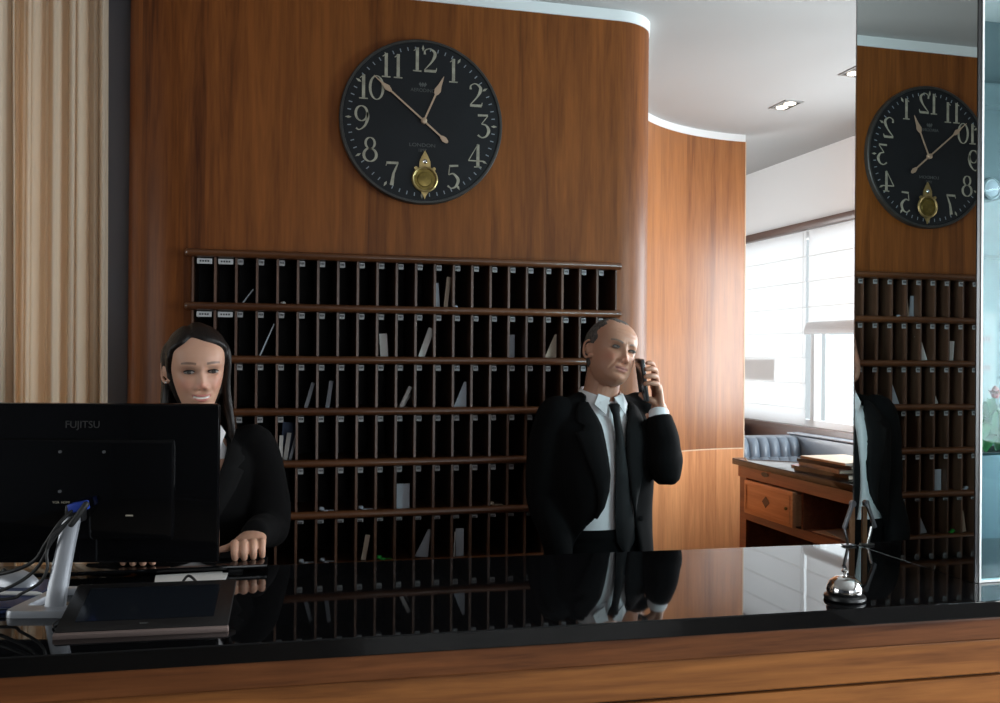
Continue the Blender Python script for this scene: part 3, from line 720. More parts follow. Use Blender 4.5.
# local x to the right, y away; panel stands behind the neck
pb = MB(); pb.box((-.022, .055, .236), (.592, .018, .318), bev=.005); pb.build('panel', 'blackgl', mon, 40)
pb = MB(); pb.box((-.022, .040, .225), (.42, .020, .20), bev=.009); pb.build('rear_shell', 'blackgl', mon, 40)
vs, fs = text_mesh('FUJITSU', .020); MB().add([(x + .006, .0458 - z, y + .352) for x, y, z in vs], fs).build('printed_logo', 'logo_grey', mon)
vs, fs = text_mesh('VGA  HDMI', .0065); MB().add([(x - .028, .0297 - z, y + .200) for x, y, z in vs], fs).build('port_marks', 'numeral', mon)
for x, z in ((-.03, .300), (.055, .300), (-.03, .222)): MB().lathe([(.003, .000), (.003, .004)], 12, (x, .0305, z), axis='Y').build('screw', 'steel', mon)
m_ = MB(); m_.bb(.098, .112, .0285, .0298, .173, .176); m_.build('power_light', 'numeral', mon)
nk = MB(); rows = []
for t in np.linspace(0, 1, 9):
    z = .006 + t * .170; cx = -.012 + .016 * t; w_ = .0185 - .003 * t; yy = -.032 + .038 * t ** 1.5
    rows.append([(cx - w_, yy - .004, z), (cx - w_ * .5, yy - .009, z), (cx + w_ * .5, yy - .009, z), (cx + w_, yy - .004, z), (cx + w_, yy + .006, z), (cx - w_, yy + .006, z)])
nk.grid(rows, close=True, cap=True); nk.build('neck', 'silver', mon, 50)
hb = MB(); hb.box((.006, .018, .182), (.036, .024, .034), bev=.006); hb.build('neck_hinge', 'black', mon, 30)
bs = MB()
def ringpts(w0, w1, y0, y1, n=6, r=.02):
    c = [(-w0, y0), (w0, y0), (w1, y1), (-w1, y1)]; out = []
    for i in range(4):
        p0, p1, p2 = [Vector((*c[(i + k) % 4], 0)) for k in (-1, 0, 1)]
        a = p1 + (p0 - p1).normalized() * r; b2 = p1 + (p2 - p1).normalized() * r
        for k in range(n + 1):
            t = k / n; out.append(((a * (1 - t) ** 2 + p1 * 2 * t * (1 - t) + b2 * t * t)).xy)
    return out
oo = ringpts(.092, .072, -.070, .120); ii = ringpts(.066, .052, -.028, .096, r=.012); n_ = len(oo)
rows = [[(x, y, 0) for x, y in oo], [(x, y, .009) for x, y in oo], [(x * .985, y * .985, .013) for x, y in oo], [(x * 1.03, y * 1.03, .013) for x, y in ii], [(x, y, .009) for x, y in ii], [(x, y, 0) for x, y in ii]]
bs.grid(rows, close=True); bs.add([(x, y, 0) for x, y in ii] + [(x, y, 0) for x, y in oo], [(i, (i + 1) % n_, n_ + (i + 1) % n_, n_ + i) for i in range(n_)]); bs.build('stand_base', 'silver', mon, 50)
# plugs and cables (parts of the monitor)
pg = MB(); pg.box((.016, .006, .196), (.034, .026, .018), rot=(0, R(-12), 0), bev=.004); pgo = pg.build('video_plug', 'blue', mon, 30)
pg = MB(); pg.tube([(.036, -.008, .203), (.026, -.014, .186), (.012, -.018, .166)], .006, 10, smooth_n=3); pg.build('plug_grip', 'cable', mon, 40)
def cable(name, pts, r, m, parent=None, off=None):
    return MB().tube(pts, r, 8, smooth_n=8).build(name, m, parent, 60, off=off)
cable('video_cable', [(.008, -.004, .190), (-.010, -.018, .168), (-.035, -.018, .130), (-.06, -.01, .095), (-.10, -.01, .075), (-.16, .0, .062), (-.26, .01, .05)], .0038, 'cable', mon)
cable('power_cable', [(.012, -.010, .178), (-.02, -.024, .145), (-.035, -.02, .110), (-.055, -.02, .078), (-.09, -.03, .052), (-.14, -.03, .035), (-.22, -.035, .028)], .0034, 'cable', mon)
cable('power_cable', [(.0, -.014, .165), (-.030, -.022, .120), (-.028, -.028, .085), (-.040, -.03, .058), (-.075, -.03, .036), (-.1, -.03, .026), (-.2, -.06, .025)], .003, 'cable', mon)
# tablet with light front edge
tb = thing('tablet_computer', 'black tablet in a dock with a brownish metal front edge, tilted up', 'tablet', (-.197, 1.826, 1.1005), R(-3.5))
ta = math.atan2(.044, .17)
def tilt(v): return (v[0], v[1] * math.cos(ta) - v[2] * math.sin(ta), v[1] * math.sin(ta) + v[2] * math.cos(ta) + .0265)
def tl(mb): mb.v = [tilt(v) for v in mb.v]; return mb
tl(MB().box((0, 0, .002), (.292, .170, .010), bev=.0045)).build('body', 'bezel', tb, 30)
tl(MB().box((0, .004, .0075), (.236, .118, .0012))).build('display', 'screen', tb)
tl(MB().box((0, -.085, -.002), (.294, .014, .013), bev=.004)).build('front_edge', 'tabletalu', tb, 30)
vs, fs = text_mesh('acer', .008); tl(MB().add([(x, y - .068, z + .0075) for x, y, z in vs], fs)).build('printed_logo', 'faint', tb)
tl(MB().box((.03, .062, -.021), (.12, .03, .016), bev=.004)).build('dock_foot', 'black', tb, 30)
# white papers behind the tablet
for i, (dx, dy, rz, lab) in enumerate(((0, 0, -3, 'white paper sheet lying behind the tablet, lower of two'), (-.006, .010, 4, 'white paper sheet lying behind the tablet, upper of two'))):
    o = MB().box((0, 0, .0004 + .0012 * i), (.142, .125 - .01 * i, .0008)).build('paper_sheet', 'paper'); o.location = (-.146 + dx, 2.128 + dy, 1.1006); o.rotation_euler = (0, 0, R(rz)); tag(o, lab, 'paper', 'white sheets behind the tablet')
o = cable('cable', [(-.175, 2.045, 1.1055), (-.163, 2.05, 1.112), (-.150, 2.055, 1.128), (-.138, 2.05, 1.124), (-.125, 2.035, 1.112), (-.112, 2.025, 1.1055)], .0028, 'cable'); tag(o, 'short black cable looping up from the white papers', 'cable')
# long black tray under the monitor and the hand of the woman
tr = thing('desk_tray', 'thin glossy black board raised behind the monitor, under the hand of the woman', 'board', (-.335, 2.236, 1.1005))
m_ = MB(); m_.box((0, 0, .012), (.70, .085, .010), bev=.003); m_.build('board', 'blackgl', tr, 30)
for x in (-.31, .28): MB().box((x, 0, .0033), (.03, .06, .0065)).build('foot', 'black', tr)
tr.rotation_euler = (0, 0, R(-2))
# small things left of the stand
o = thing('computer_mouse', 'grey computer mouse beside the monitor stand', 'mouse', (-.495, 2.125, 1.1135), R(60))
rows = []
for t in np.linspace(0, 1, 12):
    y = -.05 + .1 * t; w_ = .030 * math.sin(PI * (.08 + .84 * t)) ** .5; h_ = .030 * math.sin(PI * (.06 + .88 * t)) ** .7
    rows.append([(w_ * math.cos(a), y, max(0, h_ * math.sin(a))) for a in [PI * k / 10 for k in range(11)]])
MB().grid(rows, close=True, cap=True).build('shell', 'silver', o, 60)
MB().lathe([(.005, -.003), (.007, 0), (.005, .003)], 12, (0, .03, .024), axis='X').build('scroll_wheel', 'black', o, 40)
o = thing('folder', 'dark blue folder lying at the left end of the counter', 'folder', (-.575, 2.065, 1.1005), R(-8))
MB().box((0, 0, .003), (.30, .22, .006), bev=.002).build('cover', 'navy', o, 20)
MB().box((.0, 0, .008), (.27, .20, .003)).build('sheets', 'paper_grey', o)
MB().box((0, .0, .0112), (.30, .22, .003), bev=.001).build('cover', 'navy', o, 20)
o = thing('ballpoint_pen', 'white ballpoint pen lying on the dark blue folder', 'pen', (-.475, 2.025, 1.1180), R(-14))
MB().tube([(-.05, 0, 0), (.045, 0, 0), (.055, 0, 0)], [.0042, .0042, .0015], 10).build('barrel', 'paper', o, 40)
MB().tube([(-.056, 0, 0), (-.062, 0, 0)], .002, 8).build('push_button', 'blue', o, 40)
MB().box((-.035, 0, .0052), (.03, .002, .0014)).build('clip', 'steel', o)
o = thing('adapter_plug', 'small black power adapter plug beside the monitor stand and tablet', 'plug', (-.335, 1.872, 1.1005), R(30))
MB().box((0, 0, .008), (.030, .016, .014), bev=.004).build('body', 'cable', o, 30)
MB().tube([(-.016, 0, .007), (-.03, -.004, .004), (-.045, -.02, .003), (-.05, -.04, .003)], .002, 8, smooth_n=4).build('lead', 'cable', o, 60)

# ------------------------------------------------------------------ curtains
def curtain(x0, x1, y, amp, n, seed, label, gather, ph=0):
    o = thing('curtain', label, 'curtain', ((x0 + x1) / 2, y, 0)); rnd = random.Random(seed)
    N = 260; K = 26; fr = [rnd.uniform(.7, 1.3) for _ in range(8)]; pp = [rnd.uniform(0, 6.28) for _ in range(8)]
    rows = []; zs = np.linspace(2.845, .02, K)
    for z in zs:
        t = (2.845 - z) / 2.8; r = []
        g = gather(t)
        for i in range(N + 1):
            u = i / N; f = u * n * 2 * PI
            d = math.sin(f + pp[0] + .9 * math.sin(f * .37 + pp[1]) + .5 * t * math.sin(pp[2] + 3 * u)) 
            d = math.copysign(abs(d) ** .75, d)
            d2 = .45 * math.sin(2.3 * f * fr[0] + pp[3] + t * 1.2) * (.5 + .5 * math.sin(u * 9 + pp[4]))
            d3 = .10 * math.sin(5.1 * f + pp[5])
            x = x0 + (x1 - x0) * u; x = x1 + (x - x1) * g if ph else x0 + (x - x0) * g
            r.append((x - (x0 + x1) / 2, amp * (.55 + .45 * t) * (d + d2 + d3), z))
        rows.append(r)
    ob = MB().grid(rows).build('cloth', 'curtain', o, 180); sd = ob.modifiers.new('thickness', 'SOLIDIFY'); sd.thickness = .003
    m_ = MB().grid([rows[0], [(a, b2, c - .06) for a, b2, c in rows[0]]]); 
    MB().bb((x0 - x1) / 2, (x1 - x0) / 2, -.012, .012, 2.8455, 2.8495).build('curtain_track', 'white', o)
    return o
curtain(-1.70, -.76, 3.16, .055, 9.3, 3, 'wide cream curtain hanging at the far left edge', lambda t: 1 + .035 * t)
curtain(-.90, -.482, 3.30, .046, 5.3, 11, 'narrow cream curtain hanging beside the dark grey wall strip', lambda t: 1 - .05 * (1 - t) + .0 * t, 0)

# ------------------------------------------------------------------ desk, sofas at the right rear
dk = thing('side_desk', 'reddish wooden desk with black top, open shelf and pale drawer', 'desk', (2.6, 3.5, 0))
DO = (2.6, 3.5, 0); Y0, Y1, XD = 2.96, 4.11, 2.262
o = MB().bb(XD - .028, 3.00, Y0 - .02, Y1 + .03, 1.070, 1.10, bev=.004).build('desk_top', ['black_gloss'], dk, 30, off=DO)
MB().bb(XD - .010, XD + .012, Y0, Y1, 1.015, 1.0695).build('apron', 'desk_wood', dk, off=DO)
MB().bb(XD + .0125, 2.98, Y1 - .022, Y1, 0, 1.0695).build('side_panel', 'desk_wood', dk, off=DO)
MB().bb(XD + .0125, 2.98, Y0, Y0 + .022, 0, 1.0695).build('side_panel', 'desk_wood', dk, off=DO)
MB().bb(XD, XD + .012, Y1 - .06, Y1, 0, 1.0145).build('corner_post', 'desk_wood', dk, off=DO)
MB().bb(XD, 2.96, Y0 + .0225, Y1 - .0605, .812, .852).build('shelf', 'desk_wood', dk, off=DO)
MB().bb(2.80, 2.815, Y0 + .0225, Y1 - .0605, .8525, 1.0145).build('shelf_back', 'desk_wood', dk, off=DO)
MB().bb(2.70, 2.715, Y0 + .0225, Y1 - .0605, .0, .8115).build('modesty_panel', 'rack_wood', dk, off=DO)
MB().bb(XD + .002, 2.79, 3.565, 3.577, .8525, 1.0145).build('partition', 'desk_wood', dk, off=DO)
m_ = MB().lathe([(.022, .0), (.022, .003)], 20, (XD - .0125, 3.86, 1.052), axis='X', sx=1.4, sy=.5); m_.build('cable_cutout', 'black', dk, off=DO)
dr = MB().bb(XD - .040, XD - .020, 3.582, 3.998, .856, 1.012, bev=.004)
dro = dr.build('drawer', 'drawer_wood', dk, 30, off=DO)
m_ = MB()
for a in ((3.60, 3.98, .872, .877), (3.60, 3.98, .991, .996), (3.60, 3.605, .877, .991), (3.975, 3.98, .877, .991)): m_.bb(XD - .0435, XD - .0405, *a)
m_.build('bead', 'drawer_wood', dro, off=DO)
m_ = MB().lathe([(.026, 0), (.026, .002)], 4, (XD - .0425, 3.80, .935), axis='X', sx=1.2); m_.build('handle_recess', 'sill_wood', dro, off=DO)
m_ = MB().lathe([(.006, -.010), (.008, -.004), (.004, 0)], 14, (XD - .041, 3.625, .935), axis='X'); m_.build('keyhole', 'brass_dark', dro, 30, off=DO)
MB().bb(XD - .0195, 2.70, 3.590, 3.990, .862, 1.000).build('drawer_box', 'drawer_wood', dk, off=DO)
def folder_stack():
    z = 1.1005
    spec = [(.34, .25, .022, 'black_gloss', 6, 'black ring binder at the bottom of the stack on the side desk'),
            (.33, .24, .018, 'rack_wood', -4, 'dark brown folder second from bottom on the side desk stack'),
            (.32, .23, .014, 'black', 9, 'black folder in the middle of the side desk stack'),
            (.30, .22, .010, 'paper_beige', 3, 'pale folder on top of the stack on the side desk')]
    for l_, w_, h, m, a, lab in spec:
        o = thing('folder', lab, 'folder', (2.40, 3.47, z), R(a), 'folders stacked on the side desk')
        MB().box((0, 0, .0012), (w_, l_, .0024)).build('cover', m, o); MB().box((0, 0, h / 2), (w_ - .012, l_ - .012, h - .0052)).build('sheets', 'paper_beige' if m != 'paper_beige' else 'paper', o)
        MB().box((0, 0, h - .0012), (w_, l_, .0024)).build('cover', m, o); MB().box((-w_ / 2 - .001, 0, h / 2), (.002, l_, h)).build('spine', m, o)
        z += h + .0006
folder_stack()
o = thing('booklet', 'small reddish booklet lying left of the folder stack', 'booklet', (2.365, 3.735, 1.1005), R(12)); MB().box((0, 0, .003), (.08, .055, .006)).build('pages', 'paper', o); MB().box((0, 0, .0072), (.082, .057, .002)).build('cover', 'redink', o)
for i, (y, a, lab) in enumerate(((3.38, 8, 'loose paper lying in the open shelf of the side desk, lower'), (3.34, -14, 'loose paper lying in the open shelf of the side desk, upper'))):
    o = MB().box((0, 0, .001 + .0022 * i), (.21, .30, .002)).build('paper_sheet', 'paper_grey' if i else 'paper_beige'); o.location = (2.40, y, .8526); o.rotation_euler = (0, 0, R(a)); tag(o, lab, 'paper', 'papers in the desk shelf')

def sofa(name, label, x0, x1, y, z1, n, side=None):
    """backrest faces -Y, with vertical tufts"""
    o = thing(name, label, 'sofa', ((x0 + x1) / 2, y, 0)); of = ((x0 + x1) / 2, y, 0)
    rows = []; N = n * 12
    for z, dep in ((.62, .03), (.70, .06), (z1 - .10, .065), (z1 - .04, .05), (z1 - .008, .02), (z1, -.02)):
        r = []
        for i in range(N + 1):
            u = i / N; b2 = abs(math.sin(PI * u * n)) ** .35
            r.append((x0 + (x1 - x0) * u, y - dep * (.55 + .45 * b2), z - (1 - b2) * .006))
        rows.append(r)
    rows.append([(p[0], y + .10, z1) for p in rows[-1]]); rows.append([(p[0], y + .13, z1 - .03) for p in rows[-1]]); rows.append([(p[0], y + .13, .62) for p in rows[-1]])
    MB().grid(rows, close=False).build('backrest', 'leather', o, 50, off=of)
    MB().bb(x0, x1, y - .62, y - .02, .36, .60, bev=.04).build('seat_cushion', 'leather', o, 40, off=of)
    MB().bb(x0 + .01, x1 - .01, y - .60, y + .12, .08, .355, bev=.01).build('base', 'leather', o, 40, off=of)
    for x in (x0 + .05, x1 - .05):
        for yy in (y - .56, y + .06): MB().bb(x - .02, x + .02, yy - .02, yy + .02, 0, .08).build('leg', 'black', o, off=of)
    return o, of
s1, of = sofa('corner_sofa', 'blue grey tufted leather corner sofa behind the side desk', 2.70, 3.10, 4.96, 1.122, 6)
MB().bb(3.105, 3.195, 4.20, 5.09, .08, 1.126, bev=.025).build('side_backrest', 'leather', s1, 40, off=of)
MB().bb(3.11, 3.19, 4.20, 5.08, 1.128, 1.136, bev=.003).build('side_top_pad', 'paper_grey', s1, 40, off=of)
s2, of = sofa('armchair', 'pale blue grey leather armchair behind the corner sofa', 2.84, 3.19, 5.76, 1.118, 3)
o = thing('cushion', 'flat pale grey cushion on top of the armchair back', 'cushion', (3.00, 5.80, 1.1185)); MB().box((0, 0, .016), (.34, .2, .032), bev=.012).build('cover', 'paper_grey', o, 40)

# ------------------------------------------------------------------ things behind the teal glass
struct('wall_pier', MB().bb(2.46, XR, 2.90, 2.96, 0, ZC), 'greenwall')
struct('trim_7', MB().bb(2.44, XR, 2.78, 2.8995, 1.965, 2.02).bb(2.44, XR, 2.84, 2.8995, 2.52, 2.60), 'greenwall')
sp = thing('wall_speaker', 'round grey speaker set in the wall, seen through the teal glass', 'speaker', (2.617, 2.8995, 2.228))
MB().lathe([(.040, 0), (.040, .006), (.034, .011), (.031, .009)], 36, axis='Y').build('ring', 'speaker', sp, 30)
MB().lathe([(.030, 0), (.030, .008), (.022, .011), (.004, .012)], 30, axis='Y').build('grille', 'paper_grey', sp, 30)
nb = thing('notice_sheet', 'white notice with two faint pink lines hanging behind the teal glass', 'notice', (2.585, 2.899, 1.60))
MB().bb(-.10, .055, -.004, 0, -.21, .168).build('sheet', 'notice', nb)
m_ = MB()
for z in (.062, -.045):
    for q in range(9): m_.bb(-.075 + q * .0125, -.068 + q * .0125 + .003 * (q % 2), -.0050, -.0042, z, z + .016)
m_.build('printed_line', 'redink', nb)
pt = thing('potted_plant', 'leafy green plant with red flower in a tall blue grey planter behind the glass', 'plant', (2.10, 2.28, 0))
pl_ = MB(); q = [(-.19, -.10), (.19, -.10), (.19, .10), (-.19, .10)]
pl_.bb(-.20, .30, -.10, .10, 0, 1.33, bev=.012); pl_.build('planter', 'planter', pt, 30)
MB().bb(-.18, .28, -.08, .08, 1.3305, 1.334).build('soil', 'rack_back', pt)
rnd = random.Random(5); lf = MB()
for i in range(90):
    a = rnd.uniform(0, 6.28); r0 = rnd.uniform(0, .05); x0, y0 = rnd.uniform(-.16, .26), rnd.uniform(-.06, .06)
    ln = rnd.uniform(.06, .12); h_ = rnd.uniform(.03, .135); wd = rnd.uniform(.010, .019)
    c_, s_ = math.cos(a), math.sin(a); rows = []
    for t in np.linspace(0, 1, 7):
        r = r0 + t * ln * .6; z = 1.334 + h_ * math.sin(t * 2.1) + .02 * t; w_ = wd * math.sin(PI * min(1, t * .93 + .07)) ** .8
        cx, cy = x0 + c_ * r, max(-.12, min(.12, y0 + s_ * r))
        rows.append([(cx - s_ * w_, cy + c_ * w_, z + .004), (cx, cy, z - .002), (cx + s_ * w_, cy - c_ * w_, z + .004)])
    lf.grid(rows)
lf.build('leaves', 'plant', pt, 60)
fl = MB()
for i in range(7):
    a = i * .9; rows = []
    for t in np.linspace(0, 1, 5): 
        r = .020 * t; w_ = .011 * math.sin(PI * (t * .9 + .08)); z = 1.487 + .020 * t
        rows.append([(-.022 + math.cos(a) * r - math.sin(a) * w_, math.sin(a) * r + math.cos(a) * w_, z), (-.022 + math.cos(a) * r + math.sin(a) * w_, math.sin(a) * r - math.cos(a) * w_, z)])
    fl.grid(rows)
fl.lathe([(.008, 1.482), (.012, 1.492), (.008, 1.512), (.002, 1.518)], 12, (-.022, 0, 0)); fl.build('flower', 'red', pt, 60)
MB().tube([(-.02, 0, 1.335), (-.028, 0, 1.41), (-.022, 0, 1.486)], .003, 8, smooth_n=4).build('stem', 'plant', pt, 60)
# ------------------------------------------------------------------ people
def smooth01(a, b2, x):
    t = np.clip((x - a) / (b2 - a), 0, 1); return t * t * (3 - 2 * t)
def interp(tab, z): return np.interp(z, [t[0] for t in tab], [t[1] for t in tab])
def sm_interp(tab, z, d=.006):
    return sum(interp(tab, z + k * d) for k in (-1, -.5, 0, .5, 1)) / 5
W_T = [(-.118, 0), (-.116, .016), (-.110, .030), (-.100, .040), (-.085, .048), (-.065, .056), (-.045, .062), (-.02, .0675), (0, .0705), (.03, .0745), (.06, .073), (.085, .062), (.103, .043), (.113, .024), (.118, 0)]
F_T = [(-.118, .045), (-.116, .060), (-.110, .073), (-.100, .081), (-.085, .081), (-.065, .083), (-.045, .085), (-.02, .086), (0, .085), (.02, .090), (.04, .091), (.06, .084), (.085, .063), (.103, .038), (.113, .020), (.118, 0)]
B_T = [(-.118, -.03), (-.110, -.01), (-.100, .010), (-.085, .025), (-.065, .045), (-.045, .062), (-.02, .080), (0, .092), (.03, .101), (.06, .097), (.085, .080), (.103, .052), (.113, .027), (.118, 0)]
def head_grid(P, NA=168, NZ=150):
    """rows of points; local x to the viewer's right when the face looks to -y, z up, eye line at z = 0"""
    zs = -.118 + .236 * (.5 - .5 * np.cos(np.linspace(0, PI, NZ))) ** 1.0
    zs = np.linspace(-.1179, .1179, NZ)
    ang = np.linspace(0, 2 * PI, NA, endpoint=False)
    ang = ang + .42 * np.sin(ang) * -1 * .6                      # denser at the front (ang = 0 faces -y)
    Z, A = np.meshgrid(zs, ang, indexing='ij')
    w = sm_interp(W_T, Z) * P.get('wide', 1); f = sm_interp(F_T, Z); b2 = sm_interp(B_T, Z)
    w = w * (1 + P.get('jaw', 0) * np.exp(-((Z + .075) / .03) ** 2))
    s, c = np.sin(A), np.cos(A); e = 2 / 2.25
    X = w * np.sign(s) * np.abs(s) ** e
    Y = np.where(c > 0, -f * np.abs(c) ** e, b2 * np.abs(c) ** e)
    fr = smooth01(-.1, .45, c)
    G = lambda x0, z0, sx, sz: np.exp(-((X - x0) / sx) ** 2 - ((Z - z0) / sz) ** 2)
    S = lambda x0, z0, sx, sz: G(x0, z0, sx, sz) + G(-x0, z0, sx, sz)
    d = np.zeros_like(X)
    k = P.get('nose', 1)
    for zz, amp, sx in ((.008, .007, .009), (-.006, .010, .0085), (-.018, .013, .009), (-.029, .016, .010), (-.0385, .020, .0115)):
        d += k * amp * .62 * np.exp(-((X) / sx) ** 2 - ((Z - zz) / .0085) ** 2)
    d += k * .009 * S(.0125, -.0435, .0065, .006)
    d -= .004 * S(.0, -.0535, .010, .0045)
    d -= .0135 * S(.031, -.002, .0165, .0115)
    d += .0045 * S(.030, .017, .020, .0065) + P.get('brow', 0) * (.003 * S(.026, .015, .02, .005))
    d += .005 * S(.044, -.030, .018, .016)
    zc = Z - P['smile'] * 9 * X ** 2
    zm = -.0705
    L = lambda z0, sx, sz, a: a * np.exp(-(X / sx) ** 4 - ((zc - z0) / sz) ** 2)
    d += L(zm + .0055, .022, .0042, .0042) + L(zm - .0065, .019, .0050, .0052)
    d -= L(zm, .024, .0016 + P['open'] * .0022, .0035 + P['open'] * .001)
    d += .003 * np.exp(-(X / .03) ** 2 - ((Z + .068) / .016) ** 2)
    d -= .0035 * np.exp(-(X / .02) ** 2 - ((Z + .085) / .005) ** 2)
    d += .0055 * np.exp(-(X / .018) ** 2 - ((Z + .099) / .011) ** 2)
    d -= P['fold'] * .0022 * (np.exp(-((np.abs(X) - .026 - (-.045 - Z) * .45) / .0032) ** 2) * smooth01(-.082, -.07, Z) * smooth01(-.036, -.046, Z))
    d += P['smile'] * .0045 * S(.038, -.046, .013, .012)
    d -= P['fold'] * .0014 * np.exp(-((Z - .045 - .0 * X) / .0022) ** 2) * (np.abs(X) < .035) + P['fold'] * .0012 * np.exp(-((Z - .058) / .0022) ** 2) * (np.abs(X) < .033)
    d -= P['fold'] * .002 * S(.0045, .016, .0018, .008)
    Y = Y - d * fr
    return np.stack([X, Y, Z], -1)
def grid_mesh(mb, Gd, mi=0):
    n, k, _ = Gd.shape
    base = len(mb.v); mb.v += [tuple(p) for p in Gd.reshape(-1, 3)]
    fs = [(base + i * k + j, base + i * k + (j + 1) % k, base + (i + 1) * k + (j + 1) % k, base + (i + 1) * k + j) for i in range(n - 1) for j in range(k)]
    fs.append(tuple(base + j for j in range(k - 1, -1, -1))); fs.append(tuple(base + (n - 1) * k + j for j in range(k)))
    mb.f += fs; mb.m += [mi] * len(fs)
def ear(mb, side, ms):
    """side = +1 viewer's right"""
    loop = [(.000, -.026), (.010, -.030), (.018, -.018), (.022, .000), (.020, .018), (.010, .028), (-.002, .024), (-.006, .012)]
    P = [Vector((side * (.073 + .009 * (y > .005) + .006 * (y > .015)), .004 + y, z - .004)) for y, z in loop]
    mb.tube(P, [.0045, .0050, .0042, .0040, .0040, .0042, .0045, .004], 8, smooth_n=3)
    mb.tube([Vector((side * .068, .004, -.004)), Vector((side * .078, .012, -.006))], [(.020, .010), (.021, .0105)], 12, up=(0, 1, 0))
    mb.tube([Vector((side * .069, .0, -.028)), Vector((side * .077, .004, -.032))], [.007, .006], 10)
def remesh(mb, name, vox, smooth_it=4, sf=.5):
    me = bpy.data.meshes.new(name); me.from_pydata([tuple(v) for v in mb.v], [], mb.f)
    o = bpy.data.objects.new(name, me); COL.objects.link(o)
    r = o.modifiers.new('r', 'REMESH'); r.mode = 'VOXEL'; r.voxel_size = vox
    if smooth_it: s_ = o.modifiers.new('s', 'SMOOTH'); s_.iterations = smooth_it; s_.factor = sf
    bpy.context.view_layer.update()
    m2 = bpy.data.meshes.new_from_object(o.evaluated_get(bpy.context.evaluated_depsgraph_get())); m2.name = name
    bpy.data.objects.remove(o); bpy.data.meshes.remove(me)
    m2.polygons.foreach_set('use_smooth', [True] * len(m2.polygons)); return m2
def link_mesh(name, me, m, parent):
    me.materials.clear()
    for mm in (m if isinstance(m, (list, tuple)) else [m]): me.materials.append(M[mm])
    o = bpy.data.objects.new(name, me); COL.objects.link(o); o.parent = parent; return o
def xf(pts, mw): return [tuple(mw @ Vector(p)) for p in pts]
def hand_mb(mb, wrist, palm_end, side_dir, fingers, thumb, pw=.040, pt=.014, wr=.026):
    """wrist, palm_end: points; side_dir: across the palm towards the thumb; fingers: list of four point lists; thumb: point list"""
    Wp, E, sd = Vector(wrist), Vector(palm_end), Vector(side_dir).normalized()
    ax = (E - Wp)
    mb.tube([Wp - ax * .25, Wp, Wp + ax * .35, Wp + ax * .75, E], [(wr * .95, wr * .8), (wr, wr * .78), (pw * .88, pt * 1.25), (pw, pt * 1.1), (pw * .93, pt)], 16, up=ax.cross(sd), smooth_n=3)
    for pts, r in fingers: mb.tube(pts, [r * 1.05, r * 1.0, r * .94, r * .80][:len(pts)], 10, smooth_n=4)
    mb.tube(thumb[0], [thumb[1] * 1.5, thumb[1] * 1.15, thumb[1], thumb[1] * .8][:len(thumb[0])], 10, smooth_n=4)

SK = {
 'w': dict(base=(.60, .34, .235), lip=(.55, .17, .15), cheek=(.64, .27, .19), brow=(.05, .03, .02), lid=(.30, .16, .115)),
 'm': dict(base=(.48, .24, .155), lip=(.36, .14, .11), cheek=(.52, .19, .12), brow=(.13, .10, .085), lid=(.30, .15, .11)),
}
def paint(me, inv, C, P):
    n = len(me.vertices); co_ = np.empty(n * 3, dtype=np.float32); me.vertices.foreach_get('co', co_); V = co_.reshape(-1, 3)
    A = np.array(inv.to_3x3()); t = np.array(inv.translation); H = V @ A.T + t
    X, Y, Z = H[:, 0], H[:, 1], H[:, 2]
    inhead = (np.abs(X) < .1) & (Z > -.125) & (Z < .13) & (Y < -.02) & (Y > -.13)
    col = np.tile(np.array(C['base']), (n, 1)).astype(float)
    def mixin(k, m, amt=1):
        nonlocal col
        m = np.clip(m * inhead * amt, 0, 1)[:, None]; col = col * (1 - m) + np.array(k) * m
    S = lambda x0, z0, sx, sz: np.exp(-((X - x0) / sx) ** 2 - ((Z - z0) / sz) ** 2) + np.exp(-((X + x0) / sx) ** 2 - ((Z - z0) / sz) ** 2)
    mixin(C['cheek'], S(.042, -.035, .020, .018), .7); mixin(C['cheek'], S(0, -.038, .013, .010), .45)
    mixin(C['lid'], S(.031, .003, .020, .008), .55 if P['m'] else .45)
    zc = Z - P['smile'] * 9 * X ** 2; zm = -.0705
    lipm = (np.abs(X) < .0245) * np.where(zc > zm, smooth01(.0105, .0085, zc - zm + 6 * X ** 2 * 1.5), smooth01(.0115, .0090, zm - zc + 14 * X ** 2))
    mixin(C['lip'], lipm, .85)
    if P['open']: mixin((.78, .74, .68), (np.abs(X) < .0205) * smooth01(.0032, .0022, np.abs(zc - zm)))
    else: mixin((.10, .03, .03), (np.abs(X) < .023) * smooth01(.0018, .0008, np.abs(zc - zm)), .8)
    bz = .0195 - P.get('btilt', 0) + .0035 * np.cos((np.abs(X) - .034) * 60) + P['m'] * .16 * (np.abs(X) - .030)
    mixin(C['brow'], (np.abs(X) > .013) * (np.abs(X) < .050) * smooth01(.0042, .0020, np.abs(Z - bz) + .05 * np.maximum(0, np.abs(X) - .034)), P['brow_amt'])
    mixin((.12, .05, .04), S(.0065, -.0485, .0028, .0018), .8)
    ca = me.color_attributes.new('tint', 'FLOAT_COLOR', 'POINT')
    full = np.concatenate([col, np.ones((n, 1))], 1).astype(np.float32); ca.data.foreach_set('color', full.ravel())
